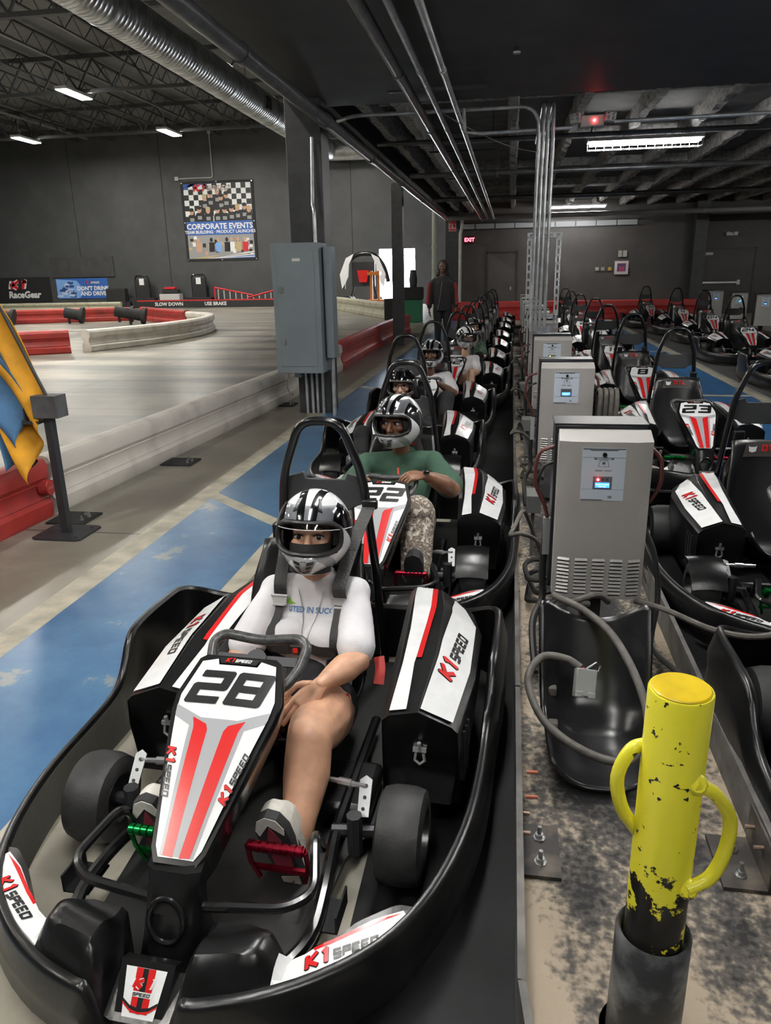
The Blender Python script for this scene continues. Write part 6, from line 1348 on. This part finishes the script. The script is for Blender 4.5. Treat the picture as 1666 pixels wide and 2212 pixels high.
# ---- standing person in the hooded jacket
sp = tag(empty('person', (-1.45,16.50,0)), 'standing person in dark hooded jacket with red sleeve panels behind the karts', 'person')
JKT = cloth('dark_jacket', (.022,.020,.022)); JRD = cloth('jacket_red', (.22,.025,.03))
mb = MB(); limb(mb, [(0,0,1.45),(0,-.01,1.58),(0,-.02,1.68)], [.07,.06,.08]); limb(mb, [(.27,.0,1.0),(.285,-.05,.86)], [.04,.03]); limb(mb, [(-.27,.0,1.0),(-.285,-.04,.86)], [.04,.03])
me = blob(mb, .009, 5); hb = MB(); hand(hb, (.285,-.05,.86), (0,-.2,-1), (-1,0,0), 1.0, .4, 1); hand(hb, (-.285,-.04,.86), (0,-.2,-1), (1,0,0), 1.0, .4, -1)
hm = hb.mesh('h', [BLACK_MAT], 0); bm = bmesh.new(); bm.from_mesh(me); bm.from_mesh(hm); bm.to_mesh(me); bm.free(); finish(me, 'body', DBR, sp)
mb = MB(); ell(mb, [((0,0,.82), .19,.135),((0,0,1.0), .20,.14),((0,0,1.2), .20,.135),((0,0,1.38), .215,.125),((0,0,1.48), .15,.10),((0,.01,1.54), .09,.08)])
for s in (-1,1): limb(mb, [(s*.16,0,1.42),(s*.215,.0,1.38),(s*.26,.02,1.15),(s*.28,-.03,.92)], [.085,.078,.066,.055])
finish(blob(mb, .012, 7), 'jacket', JKT, sp)
for s in (-1,1): MB().tube(smooth_path([(s*.255,-.05,1.40),(s*.29,-.045,1.25),(s*.30,-.05,1.1),(s*.315,-.075,.95)],4), .038, 10).obj('sleeve_panel', JRD, sp)
MB().tube(smooth_path([(.0,-.135,1.42),(-.03,-.148,1.2),(-.06,-.15,1.0),(-.10,-.145,.84)],4), .004, 6).obj('zipper', STEEL, sp)
mb = MB(); mb.sphere((0,.025,1.71), (.125,.135,.155), 18, 12); limb(mb, [(-.09,.02,1.56),(0,.06,1.53),(.09,.02,1.56)], [.06,.06,.06])
finish(blob(mb, .01, 4), 'hood', JKT, sp)
head(sp, (0,-.045,1.71), DBR)
mb = MB()
for s in (-1,1): limb(mb, [(s*.08,0,.92),(s*.10,0,.82),(s*.10,-.02,.48),(s*.105,.01,.09)], [.11,.105,.08,.065])
finish(blob(mb, .012, 6), 'trousers', KCL, sp)
for s in (-1,1): MB().loft([[(s*.105+x*k,y,z) for x, y in ((-.045,.09),(.045,.09),(.05,-.08),(.03,-.18),(-.03,-.18),(-.05,-.08))] for z, k in ((.0,1),(.05,1),(.09,.75))]).obj('shoe', SHK, sp, bevel=.015)

# ---- print, harness and necklace on the front driver (laid on the shirt)
sho = D28['shirt_obj']; bvh = BVHTree.FromPolygons([v.co for v in sho.data.vertices], [list(q.vertices) for q in sho.data.polygons])
def on_shirt(x, z, l=.0):
    h = bvh.ray_cast(Vector((x,.6,z)), Vector((0,1,0)))
    return (h[0] if h[0] is not None else Vector((x,1.2,z)))+Vector((0,-l,0))
TXB = M('shirt_print_blue', (.06,.17,.36), .7); TXG = M('shirt_print_green', (.25,.5,.05), .7)
mb = MB(); put(mb, [[(p[0]*1.0+.035+.0,p[1]+.498-.4*(p[0])**2) for p in pl] for pl in font_polys('SPIRITED IN SUCCESS', .0245, .0006) if max(abs(q_[0]) for q_ in pl) < .080], lambda u, v: on_shirt(u,v,.003), 0)
put(mb, [[(-.065,.522),(-.05,.53),(-.04,.545),(-.035,.53),(-.018,.524),(-.04,.518)]], lambda u, v: on_shirt(u,v,.003), 1)
mb.obj('shirt_print', [TXB, TXG], p28, smooth=0, fix=False)
mb = MB()
for s in (-1,1): mb.tube([on_shirt(.035+s*(.045-.04*t), .57-.145*t, .004) for t in [q/14 for q in range(15)]], .0014, 5)
nk = mb.obj('necklace', CHROME, p28); MB().sphere(on_shirt(.035,.418,.006), (.011,.004,.013), 10, 8).obj('pendant', CHROME, nk)
def strap(pts, wid, m, parent, name='harness_strap', ax=(1,0,0)):
    P = smooth_path(pts, 4); mb = MB(); rings = []
    for i, p in enumerate(P):
        t = (P[min(i+1,len(P)-1)]-P[max(i-1,0)]).normalized(); sd = Vector(ax); sd = (sd-sd.dot(t)*t).normalized(); n = t.cross(sd)
        rings.append([p+sd*wid*a+n*.002*b for a, b in ((-.5,-1),(-.3,-1.6),(-.1,-1),(.1,-1.6),(.3,-1),(.5,-1),(.5,1),(-.5,1))])
    return mb.loft(rings).obj(name, m, parent, 50)
BUCK = M('buckle_steel', (.6,.6,.6), .35, .5); BELT = M('black_webbing', (.014,.014,.015), .6, bump=.3, bscale=150); BELT2 = M('grey_black_webbing', (.035,.034,.033), .6, bump=.4, bscale=120)
hr = empty('harness'); hr.parent = kart28; hr.matrix_parent_inverse = Matrix.Identity(4)
# right shoulder strap: from the hoop tab over the shoulder to the adjuster
q = lambda x, z, l=.009: on_shirt(x, z, l)
strap([(.185,1.50,.80),(.165,1.40,.735),(.150,1.30,.665),(.140,1.215,.600),q(.138,.545,.012)], .046, BELT2, hr)
strap([q(.138,.545,.012),q(.142,.51),q(.145,.46),q(.145,.41),q(.13,.36),(.12,1.10,.30)], .044, BELT, hr)
strap([(-.11,1.42,.735),(-.085,1.32,.665),(-.075,1.235,.60),q(-.075,.545,.012)], .044, BELT, hr)
strap([q(-.075,.545,.012),q(-.085,.50),q(-.085,.45),q(-.08,.40),q(-.06,.35),(-.05,1.10,.30)], .042, BELT, hr)
strap([q(-.085,.405,.010),q(-.03,.407,.010),q(.035,.408,.010),q(.09,.407,.010),q(.145,.405,.010)], .036, BELT, hr, 'chest_strap', (0,0,1))
for x in (.138,-.078):
    b = MB().box((-.027,-.006,-.018),(.027,.006,.018)).box((-.03,-.01,.012),(.03,.008,.02)).box((-.02,-.011,-.02),(.02,.0,-.012)).obj('buckle', BUCK, hr, loc=q(x,.535,.016), bevel=.002); b.rotation_euler = (-.35,0,0)
b = MB().box((-.022,-.008,-.016),(.022,.008,.016)).obj('chest_buckle', BLACK_PL, hr, loc=q(.012,.408,.018), bevel=.003); MB().box((-.010,-.012,-.008),(.006,-.006,.008)).obj('release_button', RED_D, b)
MB().box((-.004,-.006,-.02),(.004,.006,.02)).obj('clip_tongue', CHROME, hr, loc=q(.045,.408,.017))
MB().box((-.028,-.012,-.016),(.028,.012,.016)).obj('strap_slider', BLACK_PL, hr, loc=(.186,1.505,.805), bevel=.004)
BUCK2 = 0
REDW = M('red_webbing', (.42,.02,.015), .5)
strap([(.215,1.02,.30),(.19,.985,.295),(.165,.965,.285)], .04, REDW, hr, 'lap_tab', (0,.5,1)); strap([(.275,1.20,.36),(.285,1.17,.33),(.285,1.14,.29)], .035, REDW, hr, 'lap_tab', (1,0,0))
# small glowing prints need no direct light sampling
for _n in ('lcd_blue','lcd_text','led_red','led_amber','led_green','exit_glow','indicator_glow'): MATS[_n].cycles.emission_sampling = 'NONE'
